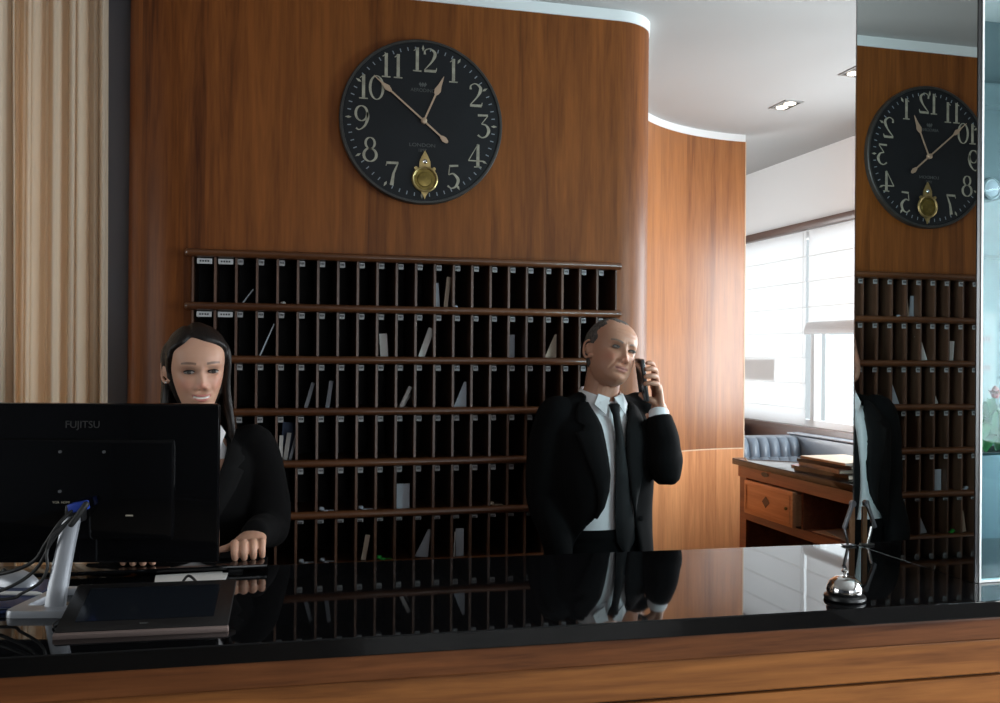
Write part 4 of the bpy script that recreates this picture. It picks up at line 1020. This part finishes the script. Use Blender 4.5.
def eyes(parent, pose, C, gaze, lash, P):
    for s_, nm in ((-1, 'eye'), (1, 'eye')):
        cx, cy, cz = s_ * .0310, -.0765, -.0015
        mb = MB(); rows = []
        for i in range(13):
            ph = PI * i / 12 - PI / 2
            rows.append([(.0132 * math.cos(ph) * math.sin(a), -.0100 * math.cos(ph) * math.cos(a), P['eyeh'] * math.sin(ph)) for a in [2 * PI * k / 20 for k in range(20)]])
        rows = [[(cx + x, cy + y, cz + z - s_ * 0) for x, y, z in r] for r in rows]
        mb.grid(rows, close=True, cap=True); mb.v = xf(mb.v, pose); e = mb.build(nm, 'eye_white', parent, 180)
        ir = MB(); gx, gz = gaze
        # the iris is a cap of the same ellipsoid, a hair in front of it
        rr = []
        for q in (0, .0025, .0048, .0057):
            ring = []
            for k in range(20):
                a = 2 * PI * k / 20; x = gx + q * math.cos(a); z = max(-P['eyeh'] * .93, min(P['eyeh'] * .93, gz + q * math.sin(a)))
                yy = -.0100 * math.sqrt(max(.02, 1 - (x / .0132) ** 2 - (z / P['eyeh']) ** 2)) - .0005
                ring.append((cx + x, cy + yy, cz + z))
            rr.append(ring)
        ir.grid(rr, close=True); ir.v = xf(ir.v, pose); ir.build('iris', 'iris_m', e, 180)
        ld = MB(); pts = []
        for k in range(9):
            t = -1 + 2 * k / 8; x = t * .0138; z = P['eyeh'] * 1.02 * math.sqrt(max(0, 1 - t * t * .92)) ; y = -.0100 * math.sqrt(max(.0, 1 - t * t * .85)) * .55 - .0022
            pts.append((cx + x, cy + y, cz + z))
        ld.tube(pts, [(.0011, .0011)] + [(lash, .0016)] * 7 + [(.0010, .0010)], 6); ld.v = xf(ld.v, pose); ld.build('eyelid_line', 'hair_dark', e, 180)
def hair_shell(Gd, off):
    """head grid pushed out along its own direction by off(x, y, z) (negative = hidden under the skin)"""
    c = np.array([0, .012, .0]); D = Gd - c; L = np.linalg.norm(D, axis=-1, keepdims=True)
    o = off(Gd[..., 0], Gd[..., 1], Gd[..., 2])[..., None]
    return Gd + D / L * o

def ring_loft(mb, secs, n=40, a0=0, a1=2 * PI, exp=2.5, close=True, cap=True):
    """secs: (z, cx, cy, half width, half depth front, half depth back); angle 0 = front (-y)"""
    rows = []
    for (z, cx, cy, w, f, b2, *r) in secs:
        g0, g1 = (r if r else (a0, a1)); row = []
        for k in range(n if close else n + 1):
            a = g0 + (g1 - g0) * k / n; s, c = math.sin(a), math.cos(a); e = 2 / exp
            row.append((cx + w * math.copysign(abs(s) ** e, s), cy - (f if c > 0 else b2) * math.copysign(abs(c) ** e, c), z))
        rows.append(row)
    mb.grid(rows, close=close, cap=cap and close); return rows
def refine(secs, n=5):
    out = []
    for i in range(len(secs) - 1):
        for k in range(n):
            t = k / n; p0, p1, p2, p3 = [np.array(secs[min(max(i + q, 0), len(secs) - 1)], float) for q in (-1, 0, 1, 2)]
            out.append(tuple(.5 * ((2 * p1) + (p2 - p0) * t + (2 * p0 - 5 * p1 + 4 * p2 - p3) * t * t + (3 * p1 - p0 - 3 * p2 + p3) * t ** 3)))
    out.append(tuple(secs[-1])); return out
def wrinkle(me, amp, sc, seed=0):
    from mathutils import noise
    nrm = [v.normal.copy() for v in me.vertices]
    for v, n_ in zip(me.vertices, nrm):
        p = v.co; q = Vector((p.x * sc, p.y * sc, p.z * sc * .6 + seed))
        v.co += n_ * (amp * (noise.noise(q) + .5 * noise.noise(q * 2.3)))
def cut_wedge(rows): pass

# ---------- the man
man = thing('person', 'man in black suit, white shirt and black tie, holding a phone to his ear', 'person', (1.086, 2.90, 0), R(10))
T17 = Matrix.Translation((.0125, -.003, 0)) @ Matrix.Rotation(R(-17), 4, 'Z')
HP = T17 @ Matrix.Translation((.014, -.016, 1.606)) @ Matrix.Rotation(R(17), 4, 'Z') @ Matrix.Rotation(R(15), 4, 'Y') @ Matrix.Rotation(R(-10), 4, 'X') @ Matrix.Scale(1.0, 4)
Pm = dict(smile=.75, open=0, fold=1.8, m=1, brow=1.2, nose=1.12, jaw=.10, wide=1.03, brow_amt=.85, eyeh=.0038, btilt=.004)
Gm = head_grid(Pm)
bm_ = MB(); grid_mesh(bm_, Gm); ear(bm_, -1, 1); ear(bm_, 1, 1); bm_.v = xf(bm_.v, HP)
bm_.tube([(.0, .02, 1.36), (.0, .015, 1.44), (.006, .004, 1.50), (.014, .0, 1.56)], [(.075, .065), (.060, .060), (.057, .060), (.056, .062)], 24, smooth_n=3, up=(0, -1, 0))
ring_loft(bm_, [(.90, 0, .01, .155, .10, .11), (1.0, 0, .01, .150, .10, .10), (1.10, 0, .0, .148, .10, .09), (1.25, 0, .0, .165, .105, .10), (1.34, 0, .01, .155, .085, .085), (1.39, 0, .02, .10, .05, .06), (1.42, 0, .02, .05, .045, .045)])
SHR, ELR, WRR = Vector((.160, .02, 1.405)), T17 @ Vector((.172, -.096, 1.238)), T17 @ Vector((.168, -.055, 1.425))
q17 = lambda L_: [T17 @ Vector(p) for p in L_]
SHL, ELL, WRL = Vector((-.158, .02, 1.395)), Vector((-.186, .035, 1.12)), Vector((-.185, -.065, .93))
def limb(mb, pts, rr): mb.tube(pts, rr, 16, smooth_n=4)
limb(bm_, [SHR, ELR], [.045, .038]); limb(bm_, [ELR, WRR], [.038, .027]); limb(bm_, [SHL, ELL], [.045, .038]); limb(bm_, [ELL, WRL], [.038, .026])
# raised hand around the phone: fingers on the outer side, thumb below
hand_mb(bm_, WRR, T17 @ Vector((.160, -.053, 1.499)), (T17.to_3x3() @ Vector((0, -1, .1))),
        [(q17([(.156, -.080, 1.486), (.148, -.100, 1.505), (.128, -.112, 1.510), (.106, -.110, 1.508)]), .0094),
         (q17([(.158, -.062, 1.494), (.150, -.086, 1.526), (.130, -.106, 1.533), (.108, -.108, 1.531)]), .0096),
         (q17([(.158, -.042, 1.496), (.152, -.068, 1.545), (.132, -.094, 1.556), (.112, -.100, 1.554)]), .0094),
         (q17([(.156, -.022, 1.492), (.154, -.040, 1.556), (.140, -.062, 1.574), (.122, -.072, 1.574)]), .0084)],
        (q17([(.158, -.066, 1.440), (.142, -.070, 1.452), (.122, -.066, 1.458), (.106, -.058, 1.470)]), .0108), wr=.027, pw=.041)
# lowered hand, in the trouser pocket side
d_ = Vector((.02, -.03, -1)).normalized()
hand_mb(bm_, WRL, WRL + d_ * .09, (0, -1, 0),
        [([WRL + d_ * .085 + Vector((0, y, 0)), WRL + d_ * .115 + Vector((.004, y, 0)), WRL + d_ * (.14 + l) + Vector((.014, y, 0)), WRL + d_ * (.155 + l) + Vector((.026, y, 0))], .0088) for y, l in ((-.030, .0), (-.010, .008), (.010, .004), (.030, -.010))],
        ([WRL + d_ * .03 + Vector((0, -.03, 0)), WRL + d_ * .06 + Vector((.008, -.052, 0)), WRL + d_ * .085 + Vector((.014, -.058, 0)), WRL + d_ * .105 + Vector((.018, -.058, 0))], .010))
for s_ in (-1, 1): limb(bm_, [(s_ * .085, .01, .92), (s_ * .095, .0, .50), (s_ * .10, .02, .10)], [.078, .055, .040])
me = remesh(bm_, 'body', .0022, 2, .5); paint(me, HP.inverted(), SK['m'], Pm); link_mesh('body', me, 'skin', man)
eyes(man, HP, SK['m'], (.0030, .0002), .0018, Pm)
def off_m(x, y, z):
    line = -.060 + .028 * np.exp(-((np.abs(x) - .042) / .016) ** 2) * smooth01(.055, .085, z) + .034 * smooth01(.080, .050, z) + .032 * smooth01(.03, -.01, z)
    line = line + .003 * np.sin(x * 260 + z * 170) + .002 * np.sin(x * 610)
    m_ = smooth01(-.014, .016, y - line) * smooth01(-.070, -.045, z + .0 * y)
    m_ = m_ * (1 - np.exp(-((y - .012) / .016) ** 2 - ((z + .012) / .024) ** 2) * (np.abs(x) > .05))
    th = .0015 + .0040 * smooth01(.08, .02, z) 
    return -.006 + m_ * (.006 + th) + .0010 * np.sin(y * 900 + x * 500) * m_
hm_ = MB(); grid_mesh(hm_, hair_shell(Gm, off_m)); hm_.v = xf(hm_.v, HP); o = hm_.build('hair', 'hair_grey', man, 180)
# shirt
sh = MB()
ring_loft(sh, refine([(.99, 0, .01, .158, .110, .11), (1.08, 0, .005, .156, .116, .10), (1.22, 0, .0, .168, .118, .105), (1.34, 0, .01, .172, .105, .10), (1.405, 0, .015, .130, .078, .075), (1.435, .0, .014, .075, .064, .064), (1.450, .002, .012, .064, .062, .062)]))
link_mesh('shirt', remesh(sh, 'shirt', .006, 4), 'shirt', man)
cl = MB()
# collar: standing band plus two leaves
band = []
for a in np.linspace(.20, 2 * PI - .20, 40):
    s, c = math.sin(a), math.cos(a); band.append((a, s, c))
rows = []
for (z, rw, rd, dz) in ((1.432, .070, .070, 0), (1.455, .067, .068, 0), (1.482, .0655, .0665, 0), (1.484, .0675, .0685, 0), (1.452, .079, .079, 0), (1.442, .083, .083, 0), (1.440, .080, .080, 0), (1.430, .070, .070, 0)):
    rows.append([(.003 + rw * s, .010 - rd * c, z - .022 * max(0, c) ** 1.5 + .010 * max(0, -c) - (.022 * smooth01(.5, 1, c) if z < 1.455 and rw > .075 else 0)) for a, s, c in band])
cl.grid(rows); cl.build('collar', 'shirt', man, 60)
for s_ in (-1, 1):
    lf = MB(); n_ = Vector((s_ * .35, -1, .1)).normalized()
    pts = [(s_ * .008 + .003, -.060, 1.461), (s_ * .046 + .003, -.050, 1.474), (s_ * .062 + .003, -.054, 1.440), (s_ * .036 + .003, -.082, 1.408)]
    vs = pts + [tuple(Vector(p) - n_ * .0 + Vector((0, .004, 0))) for p in pts]
    vs = [(x, y - .006, z) for x, y, z in vs[:4]] + [(x, y - .001, z) for x, y, z in pts]
    fs = [(0, 1, 2, 3), (7, 6, 5, 4), (0, 4, 5, 1), (1, 5, 6, 2), (2, 6, 7, 3), (3, 7, 4, 0)]
    if s_ > 0: fs = [tuple(reversed(f)) for f in fs]
    lf.add(vs, fs); lf.build('collar_leaf', 'shirt', man)
# tie
ti = MB(); 
def tie_at(z):
    t = (1.425 - z) / .43; y = np.interp(z, [.99, 1.08, 1.22, 1.34, 1.40, 1.43], [-.115, -.126, -.132, -.116, -.094, -.082]); return float(y), float(.010 + .018 * t ** .2 * .0), t
rows = []
for i in range(26):
    z = 1.412 - .425 * i / 25; t = i / 25; y, _, _ = tie_at(z); w_ = .0125 + .0215 * smooth01(0, .85, t)
    if i == 25: w_ = .003; z -= .030
    cx = .003 - .020 * t + .045 * t * t
    rows.append([(cx - w_, y - .003, z), (cx - w_ * .5, y - .0075, z), (cx, y - .009, z), (cx + w_ * .5, y - .0075, z), (cx + w_, y - .003, z), (cx + w_, y + .002, z), (cx - w_, y + .002, z)])
ti.grid(rows, close=True, cap=True)
tio = ti.build('tie', 'tie', man, 60)
kn = MB(); rows = []
for z, w_, d in ((1.443, .014, .008), (1.438, .020, .012), (1.422, .0165, .013), (1.408, .0120, .010), (1.402, .009, .006)):
    rows.append([(.003 + w_ * math.sin(a), -.078 - (1.44 - z) * .35 - d * math.cos(a), z) for a in [2 * PI * k / 16 for k in range(16)]])
kn.grid(rows, close=True, cap=True); kn.build('tie_knot', 'tie', tio, 180)
# trousers and belt, shoes
tr_ = MB(); ring_loft(tr_, refine([(.80, 0, .01, .176, .115, .13), (.90, 0, .01, .172, .118, .125), (1.0, 0, .008, .163, .118, .115), (1.035, 0, .008, .161, .1175, .112)]))
for s_ in (-1, 1): tr_.tube([(s_ * .088, .01, .86), (s_ * .098, .0, .50), (s_ * .104, .015, .08)], [.088, .078, .070], 20, smooth_n=5)
link_mesh('trousers', remesh(tr_, 'trousers', .007, 5), 'suit2', man)
bl = MB(); ring_loft(bl, [(1.012, 0, .008, .165, .121, .115), (1.012, 0, .008, .168, .124, .118), (1.042, 0, .008, .167, .123, .117), (1.042, 0, .008, .164, .120, .114)], cap=False); bl.build('belt', 'suit2', man, 60)
MB().bb(-.02 + .012, .02 + .012, -.122, -.117, 1.012, 1.044, bev=.002).build('belt_buckle', 'steel', man)
def shoe(parent, x, y0=-.0, L_=.29):
    sm = MB(); rows = []
    for t, w_, h_ in ((0, .030, .060), (.08, .038, .075), (.3, .040, .085), (.5, .044, .060), (.75, .050, .045), (.92, .040, .034), (1, .015, .020)):
        y = y0 + .09 - L_ * t; rows.append([(x + w_ * math.cos(a), y, .004 + max(0, h_ * math.sin(a))) for a in [PI * k / 10 for k in range(11)]])
    sm.grid(rows, close=True, cap=True); sm.build('shoe', 'black', parent, 60)
shoe(man, -.105); shoe(man, .105)
# jacket: body shell open at the front, sleeves merged
jk = MB()
def jacket_secs(sp):
    return refine([(z, cx, cy, w_, f, b2, g0, 2 * PI - g1) for z, cx, cy, w_, f, b2, g0, g1 in sp], 6)
#          z      cx   cy    w     f     b    gap to the viewer's right, to the left (radians from the front)
JS = [(.80, .0, .012, .196, .160, .150, .45, 1.15),
      (.92, .0, .012, .186, .152, .142, .40, 1.02),
      (1.00, .0, .010, .177, .147, .134, .33, .92),
      (1.045, .0, .009, .174, .145, .130, .28, .74),
      (1.08, .0, .008, .173, .143, .126, .24, .50),
      (1.13, .0, .007, .175, .143, .124, .17, .30),
      (1.20, .0, .006, .180, .143, .122, .11, .215),
      (1.30, .0, .008, .184, .134, .120, .08, .25),
      (1.37, .0, .012, .184, .112, .112, .15, .27),
      (1.415, .0, .018, .160, .086, .094, .34, .36),
      (1.445, .002, .022, .116, .074, .076, .66, .66),
      (1.470, .003, .020, .082, .074, .066, 1.1, 1.1)]
def shell(mb, secs, th=.011, n=72, exp=2.4):
    A, B_ = [], []
    for z, cx, cy, w_, f, b2, g0, g1 in secs:
        ra, rb = [], []
        for k in range(n + 1):
            a = g0 + (g1 - g0) * k / n; s, c = math.sin(a), math.cos(a); e = 2 / exp
            S_, C_ = math.copysign(abs(s) ** e, s), math.copysign(abs(c) ** e, c)
            ff = f if c > 0 else b2
            ra.append((cx + w_ * S_, cy - ff * C_, z)); rb.append((cx + (w_ - th) * S_, cy - (ff - th) * C_, z))
        A.append(ra); B_.append(rb)
    N = len(A); K = n + 1
    rows = [ra + rb[::-1] for ra, rb in zip(A, B_)]
    mb.grid(rows, close=True, cap=False)
    base = len(mb.v) - N * 2 * K
    for i, flip in ((0, False), (N - 1, True)):
        for k in range(n):
            q = (base + i * 2 * K + k, base + i * 2 * K + k + 1, base + i * 2 * K + 2 * K - 2 - k, base + i * 2 * K + 2 * K - 1 - k)
            mb.f.append(q if flip else q[::-1]); mb.m.append(0)
shell(jk, jacket_secs(JS))
jk.tube([SHR + Vector((-.035, .0, .012)), SHR + Vector((.004, -.002, .0)), SHR + Vector((.024, -.035, -.07)), ELR + Vector((.012, .018, .035)), ELR + Vector((.008, .0, -.014))], [(.050, .050), (.060, .062), (.060, .062), (.058, .058), (.048, .048)], 20, smooth_n=6)
jk.tube([ELR + Vector((.004, .0, -.016)), ELR + Vector((.002, .004, .02)), ELR * .5 + WRR * .5 + Vector((.004, -.004, -.01)), WRR + Vector((-.001, -.003, -.028))], [(.046, .046), (.056, .056), (.053, .053), (.043, .043)], 20, smooth_n=6, cap=.3)
jk.tube([SHL + Vector((.035, .0, .012)), SHL + Vector((-.002, .0, .002)), SHL + Vector((-.022, .008, -.08)), ELL + Vector((-.006, 0, .06)), ELL + Vector((-.004, -.004, 0)), WRL + Vector((-.005, .02, .09)), WRL + Vector((0, .0, .02))], [(.052, .054), (.062, .066), (.060, .066), (.056, .060), (.054, .058), (.050, .052), (.042, .044)], 20, smooth_n=6, cap=.3)
# shoulder yoke
jk.tube([SHL + Vector((-.012, .0, .020)), Vector((-.10, .018, 1.438)), Vector((-.060, .028, 1.462))], [(.038, .034), (.046, .026), (.040, .016)], 16, smooth_n=5)
jk.tube([SHR + Vector((.012, .0, .020)), Vector((.10, .018, 1.440)), Vector((.066, .028, 1.464))], [(.038, .034), (.046, .026), (.040, .016)], 16, smooth_n=5)
mj = remesh(jk, 'jacket', .0055, 6, .5); wrinkle(mj, .0055, 9, 3); jo = link_mesh('jacket', mj, 'suit', man)
# lapels: notched strips lying on the jacket front
def on_jacket(z, a, out=.004):
    secs = [s_ for s_ in JS]; q = [np.interp(z, [s_[0] for s_ in secs], [s_[i] for s_ in secs]) for i in range(1, 6)]
    cx, cy, w_, f, b2 = q; s, c = math.sin(a), math.cos(a); e = 2 / 2.4
    return (cx + (w_ + out) * math.copysign(abs(s) ** e, s), cy - (f + out) * math.copysign(abs(c) ** e, c), z)
def lapel(side, tab):
    mb = MB(); A = []
    for z, w_ in tab:
        g = np.interp(z, [s_[0] for s_ in JS], [s_[6 if side > 0 else 7] for s_ in JS]); row = []
        for k in range(7):
            a = g - .03 + w_ * k / 6; p = on_jacket(z + (.0 if k < 1 else .0), side * a, .003 + .006 * math.sin(PI * min(1, k / 6 + .1))); row.append(p)
        A.append(row)
    mb.grid(A); o = mb.build('lapel', 'lapel', jo, 60); sd = o.modifiers.new('thickness', 'SOLIDIFY'); sd.thickness = .004; return o
for side in (1, -1):
    lapel(side, [(1.085, .03), (1.12, .10), (1.17, .21), (1.22, .31), (1.27, .40), (1.32, .49), (1.352, .56), (1.36, .38), (1.375, .33), (1.372 + .012, .48), (1.40, .47), (1.425, .42), (1.445, .30)])
    MB().lathe([(.009, 0), (.010, .002), (.008, .004)], 16, axis='Y')
b1 = MB(); p = on_jacket(1.075, .36, .004); b1.lathe([(.009, 0), (.0095, .003), (.006, .004)], 16, (p[0], p[1] + .002, p[2]), axis='Y'); b1.build('button', 'suit2', jo, 40)
pk = MB(); rows = [[on_jacket(z, a, .0045) for a in np.linspace(.62, .95, 8)] for z in (1.262, 1.280)]; pk.grid(rows); po = pk.build('breast_pocket', 'lapel', jo); sd = po.modifiers.new('thickness', 'SOLIDIFY'); sd.thickness = .004
# shirt cuff at the raised wrist
cf = MB(); cf.tube([WRR + Vector((.001, -.004, -.052)), WRR + Vector((-.001, -.001, -.014)), WRR + Vector((-.001, .0, -.008))], [(.036, .034), (.036, .033), (.034, .031)], 20, cap=False, smooth_n=2)
cf.build('cuff', 'shirt', man, 60)
# phone
ph = thing('mobile_phone', 'black mobile phone held to the man ear', 'phone')
mwp = man.matrix_basis.copy(); bpy.context.view_layer.update()
ph.matrix_world = man.matrix_world @ T17 @ Matrix.Translation((.107, -.066, 1.519)) @ Matrix.Rotation(R(4), 4, 'X') @ Matrix.Rotation(R(-9), 4, 'Y') @ Matrix.Rotation(R(5), 4, 'Z')
MB().box((0, 0, 0), (.013, .062, .140), bev=.005).build('body', 'black', ph, 30)
MB().box((-.0068, 0, .008), (.0012, .050, .100)).build('display', 'screen', ph)
MB().box((.0068, 0, .045), (.0014, .020, .020), bev=.0005).build('camera_bump', 'blackgl', ph)

# ---------- the woman
wom = thing('person', 'smiling woman with long dark hair and black blazer behind the monitor', 'person', (-.165, 2.62, 0), R(4))
HW = Matrix.Translation((-.006, -.045, 1.5545)) @ Matrix.Rotation(R(7), 4, 'Z') @ Matrix.Rotation(R(-2), 4, 'Y') @ Matrix.Rotation(R(4), 4, 'X') @ Matrix.Scale(.97, 4)
Pw = dict(smile=1.0, open=1, fold=.45, m=0, brow=0, nose=.92, jaw=-.02, wide=.97, brow_amt=.75, eyeh=.0056)
Gw = head_grid(Pw)
bw = MB(); grid_mesh(bw, Gw); ear(bw, -1, 1); ear(bw, 1, 1); bw.v = xf(bw.v, HW)
bw.tube([(0, .02, 1.29), (0, .01, 1.36), (-.002, -.01, 1.42), (-.006, -.025, 1.48)], [(.065, .055), (.048, .048), (.045, .048), (.046, .050)], 24, smooth_n=3, up=(0, -1, 0))
ring_loft(bw, [(.86, 0, .01, .16, .10, .12), (.98, 0, .0, .135, .085, .09), (1.08, 0, .0, .125, .085, .08), (1.2, 0, .0, .140, .10, .085), (1.3, 0, .01, .148, .08, .085), (1.355, 0, .02, .11, .05, .06), (1.38, 0, .02, .06, .04, .045)])
S2, E2, W2 = Vector((.150, .012, 1.345)), Vector((.178, -.085, 1.135)), Vector((.130, -.290, 1.158))
S1, E1, W1 = Vector((-.150, .012, 1.335)), Vector((-.205, -.085, 1.115)), Vector((-.150, -.290, 1.160))
for a, b_, c_ in ((S2, E2, W2), (S1, E1, W1)): limb(bw, [a, b_], [.038, .033]); limb(bw, [b_, c_], [.033, .021])
for s_, Wv in ((1, W2), (-1, W1)):
    fx = Vector((-.02 * s_, -.075, -.008)); E_ = Wv + fx; acr = Vector((-s_, -.1, 0)).normalized()
    fng = []
    for k, (o_, l_, r_) in enumerate(((.031, .80, .0102), (.0105, .88, .0106), (-.0105, .84, .0102), (-.031, .72, .0092))):
        b0 = E_ + acr * o_ + Vector((0, .006, 0)); fng.append(([b0, b0 + Vector((0, -.028 * l_, .004)), b0 + Vector((-.001, -.046 * l_, -.010)), b0 + Vector((0, -.040 * l_, -.026))], r_))
    t0 = Wv + acr * .020 + Vector((0, -.020, -.004))
    hand_mb(bw, Wv, E_, acr, fng, ([t0, t0 + acr * .026 + Vector((0, -.028, -.008)), t0 + acr * .046 + Vector((0, -.044, -.012)), t0 + acr * .064 + Vector((0, -.052, -.014))], .0088), pw=.038, pt=.0125, wr=.0215)
for s_ in (-1, 1): limb(bw, [(s_ * .08, .01, .88), (s_ * .085, .0, .48), (s_ * .085, .02, .09)], [.078, .050, .034])
me = remesh(bw, 'body', .0022, 2, .5); paint(me, HW.inverted(), SK['w'], Pw); link_mesh('body', me, 'skin', wom)
eyes(wom, HW, SK['w'], (.0, .0003), .0020, Pw)
# hair: cap with a parting plus hanging locks
def off_w(x, y, z):
    line = np.where(z > .05, -.062 + .022 * smooth01(.03, .075, np.abs(x)) , -.020 + 0 * z) 
    line = -.072 + .012 * np.exp(-((x + .020) / .022) ** 2) + .030 * smooth01(.080, .040, z) + .030 * smooth01(.04, -.01, z)
    m_ = smooth01(-.004, .012, y - line)
    th = .009 - .005 * np.exp(-((x + .020) / .005) ** 2) * (z > .05) + .003 * smooth01(.08, .03, z)
    return -.006 + m_ * (.006 + th)
hw = MB(); grid_mesh(hw, hair_shell(Gw, off_w)); 
rnd = random.Random(4)
for s_ in (-1, 1):
    for k in range(26):
        y0 = -.016 + .100 * k / 25; j = rnd.uniform(-.002, .002)
        if s_ < 0: y0 = .004 + .080 * k / 25
        sx = .0805 if y0 < .04 else .0805 - (y0 - .04) * .8
        top = Vector((s_ * (.046 - .016 * (k / 25)), y0 * .5, .096))
        back = .022 if s_ < 0 else .0
        pts = [top, Vector((s_ * (sx * .96), y0 * .8, .058)), Vector((s_ * (sx + j), y0 + back * .4, .014)), Vector((s_ * (sx - .004 + j), y0 + .006 + back, -.040)),
               Vector((s_ * (sx - .002 + 2 * j), y0 + .006 + back, -.095)), Vector((s_ * (sx + .006 + 2 * j), y0 - .002 + back * .5, -.145 - rnd.uniform(0, .02))), Vector((s_ * (sx + .006 + 3 * j), y0 - .010 + back * .2, -.185 - rnd.uniform(0, .025)))]
        hw.tube(pts, [.004, .0075, .0085, .0095, .0105, .009, .003], 8, smooth_n=4)
for k in range(16):
    x0 = -.07 + .14 * k / 15; y0 = .082 - abs(x0) * .35
    hw.tube([Vector((x0 * .5, y0 * .6, .10)), Vector((x0, y0 + .010, .05)), Vector((x0, y0 + .016, -.02)), Vector((x0 * .95, y0 + .006, -.09)), Vector((x0, y0 - .0, -.17 - rnd.uniform(0, .03)))], [.005, .010, .012, .012, .004], 8, smooth_n=4)
hw.v = xf(hw.v, HW); mh_ = remesh(hw, 'hair', .0036, 3, .5); link_mesh('hair', mh_, 'hair_dark', wom)
ea = MB(); ea.lathe([(.0005, -.004), (.003, -.002), (.0035, 0), (.003, .002), (.0005, .004)], 12, (.0805, -.004, -.030)); ea.v = xf(ea.v, HW); ea.build('earring', 'chrome', wom, 60)
ea = MB(); ea.lathe([(.0005, -.004), (.003, -.002), (.0035, 0), (.003, .002), (.0005, .004)], 12, (-.0815, -.004, -.034)); ea.v = xf(ea.v, HW); ea.build('earring', 'chrome', wom, 60)
bz = MB()
WS = [(.78, 0, .01, .186, .128, .140, .10, .10), (.90, 0, .01, .176, .118, .132, .03, .03), (1.0, 0, .004, .152, .108, .108, .0, .0), (1.08, 0, .0, .146, .108, .098, .0, .0),
      (1.16, 0, .0, .152, .118, .100, .06, .06), (1.24, 0, .004, .160, .112, .100, .18, .18), (1.31, 0, .01, .160, .090, .096, .34, .34), (1.352, 0, .016, .130, .066, .078, .52, .52), (1.38, 0, .018, .085, .056, .060, .8, .8), (1.395, 0, .016, .066, .055, .056, 1.1, 1.1)]
shell(bz, jacket_secs(WS), .010)
for s_, (a, b_, c_) in ((1, (S2, E2, W2)), (-1, (S1, E1, W1))):
    bz.tube([a + Vector((-.045 * s_, .0, .010)), a + Vector((.0, 0, .004)), a + Vector((.020 * s_, -.022, -.07)), b_ + Vector((.006 * s_, .012, .05)), b_ + Vector((.002 * s_, -.002, -.004)), b_ * .5 + c_ * .5 + Vector((0, 0, .0)), c_ + (b_ - c_).normalized() * -.018],
            [(.040, .040), (.052, .052), (.053, .054), (.050, .052), (.050, .050), (.043, .043), (.034, .034)], 20, smooth_n=6, cap=.3)
    bz.tube([a + Vector((.008 * s_, 0, .014)), Vector((s_ * .085, .014, 1.372)), Vector((s_ * .050, .022, 1.392))], [(.032, .028), (.038, .020), (.034, .012)], 16, smooth_n=5)
mb_ = remesh(bz, 'blazer', .0055, 6, .5); wrinkle(mb_, .005, 10, 8); wj = link_mesh('blazer', mb_, 'suit', wom)
bl = MB(); ring_loft(bl, refine([(1.0, 0, .004, .138, .094, .095), (1.1, 0, 0, .134, .094, .085), (1.2, 0, 0, .142, .102, .088), (1.3, 0, .01, .140, .076, .084), (1.36, 0, .016, .075, .054, .056), (1.385, 0, .014, .056, .050, .050)]))
link_mesh('blouse', remesh(bl, 'blouse', .006, 4), 'shirt', wom)
for s_ in (-1, 1):
    lf = MB(); pts = [(s_ * .012, -.048, 1.388), (s_ * .050, -.030, 1.412), (s_ * .068, -.040, 1.385), (s_ * .040, -.090, 1.318)]
    vs = [(x, y - .010, z) for x, y, z in pts] + [(x, y - .005, z) for x, y, z in pts]
    fs = [(0, 1, 2, 3), (7, 6, 5, 4), (0, 4, 5, 1), (1, 5, 6, 2), (2, 6, 7, 3), (3, 7, 4, 0)]
    if s_ > 0: fs = [tuple(reversed(f)) for f in fs]
    lf.add(vs, fs); lf.build('collar_leaf', 'shirt', wom)
def on_w(z, a, out):
    q = [np.interp(z, [s_[0] for s_ in WS], [s_[i] for s_ in WS]) for i in range(1, 6)]; cx, cy, w_, f, b2 = q; s, c = math.sin(a), math.cos(a); e = 2 / 2.4
    return (cx + (w_ + out) * math.copysign(abs(s) ** e, s), cy - (f + out) * math.copysign(abs(c) ** e, c), z)
for side in (1, -1):
    A = []
    for z, w_ in [(1.10, .02), (1.14, .12), (1.19, .26), (1.24, .38), (1.285, .46), (1.295, .30), (1.315, .44), (1.345, .42), (1.37, .34)]:
        g = np.interp(z, [s_[0] for s_ in WS], [s_[6] for s_ in WS]); A.append([on_w(z, side * (g - .03 + w_ * k / 6), .003 + .005 * math.sin(PI * min(1, k / 6 + .1))) for k in range(7)])
    o = MB().grid(A).build('lapel', 'lapel', wj, 60); sd = o.modifiers.new('thickness', 'SOLIDIFY'); sd.thickness = .004
p = on_w(1.085, .02, .004); MB().lathe([(.009, 0), (.0095, .003), (.006, .004)], 16, (p[0], p[1] + .002, p[2]), axis='Y').build('button', 'black', wj, 40)
tr_ = MB(); ring_loft(tr_, refine([(.80, 0, .01, .176, .115, .135), (.90, 0, .01, .166, .106, .125), (1.0, 0, .004, .143, .098, .1)]))
for s_ in (-1, 1): tr_.tube([(s_ * .084, .01, .86), (s_ * .088, .0, .48), (s_ * .088, .018, .07)], [.086, .070, .062], 20, smooth_n=5)
link_mesh('trousers', remesh(tr_, 'trousers', .007, 5), 'suit2', wom)
shoe(wom, -.088, .0, .25); shoe(wom, .088, .0, .25)
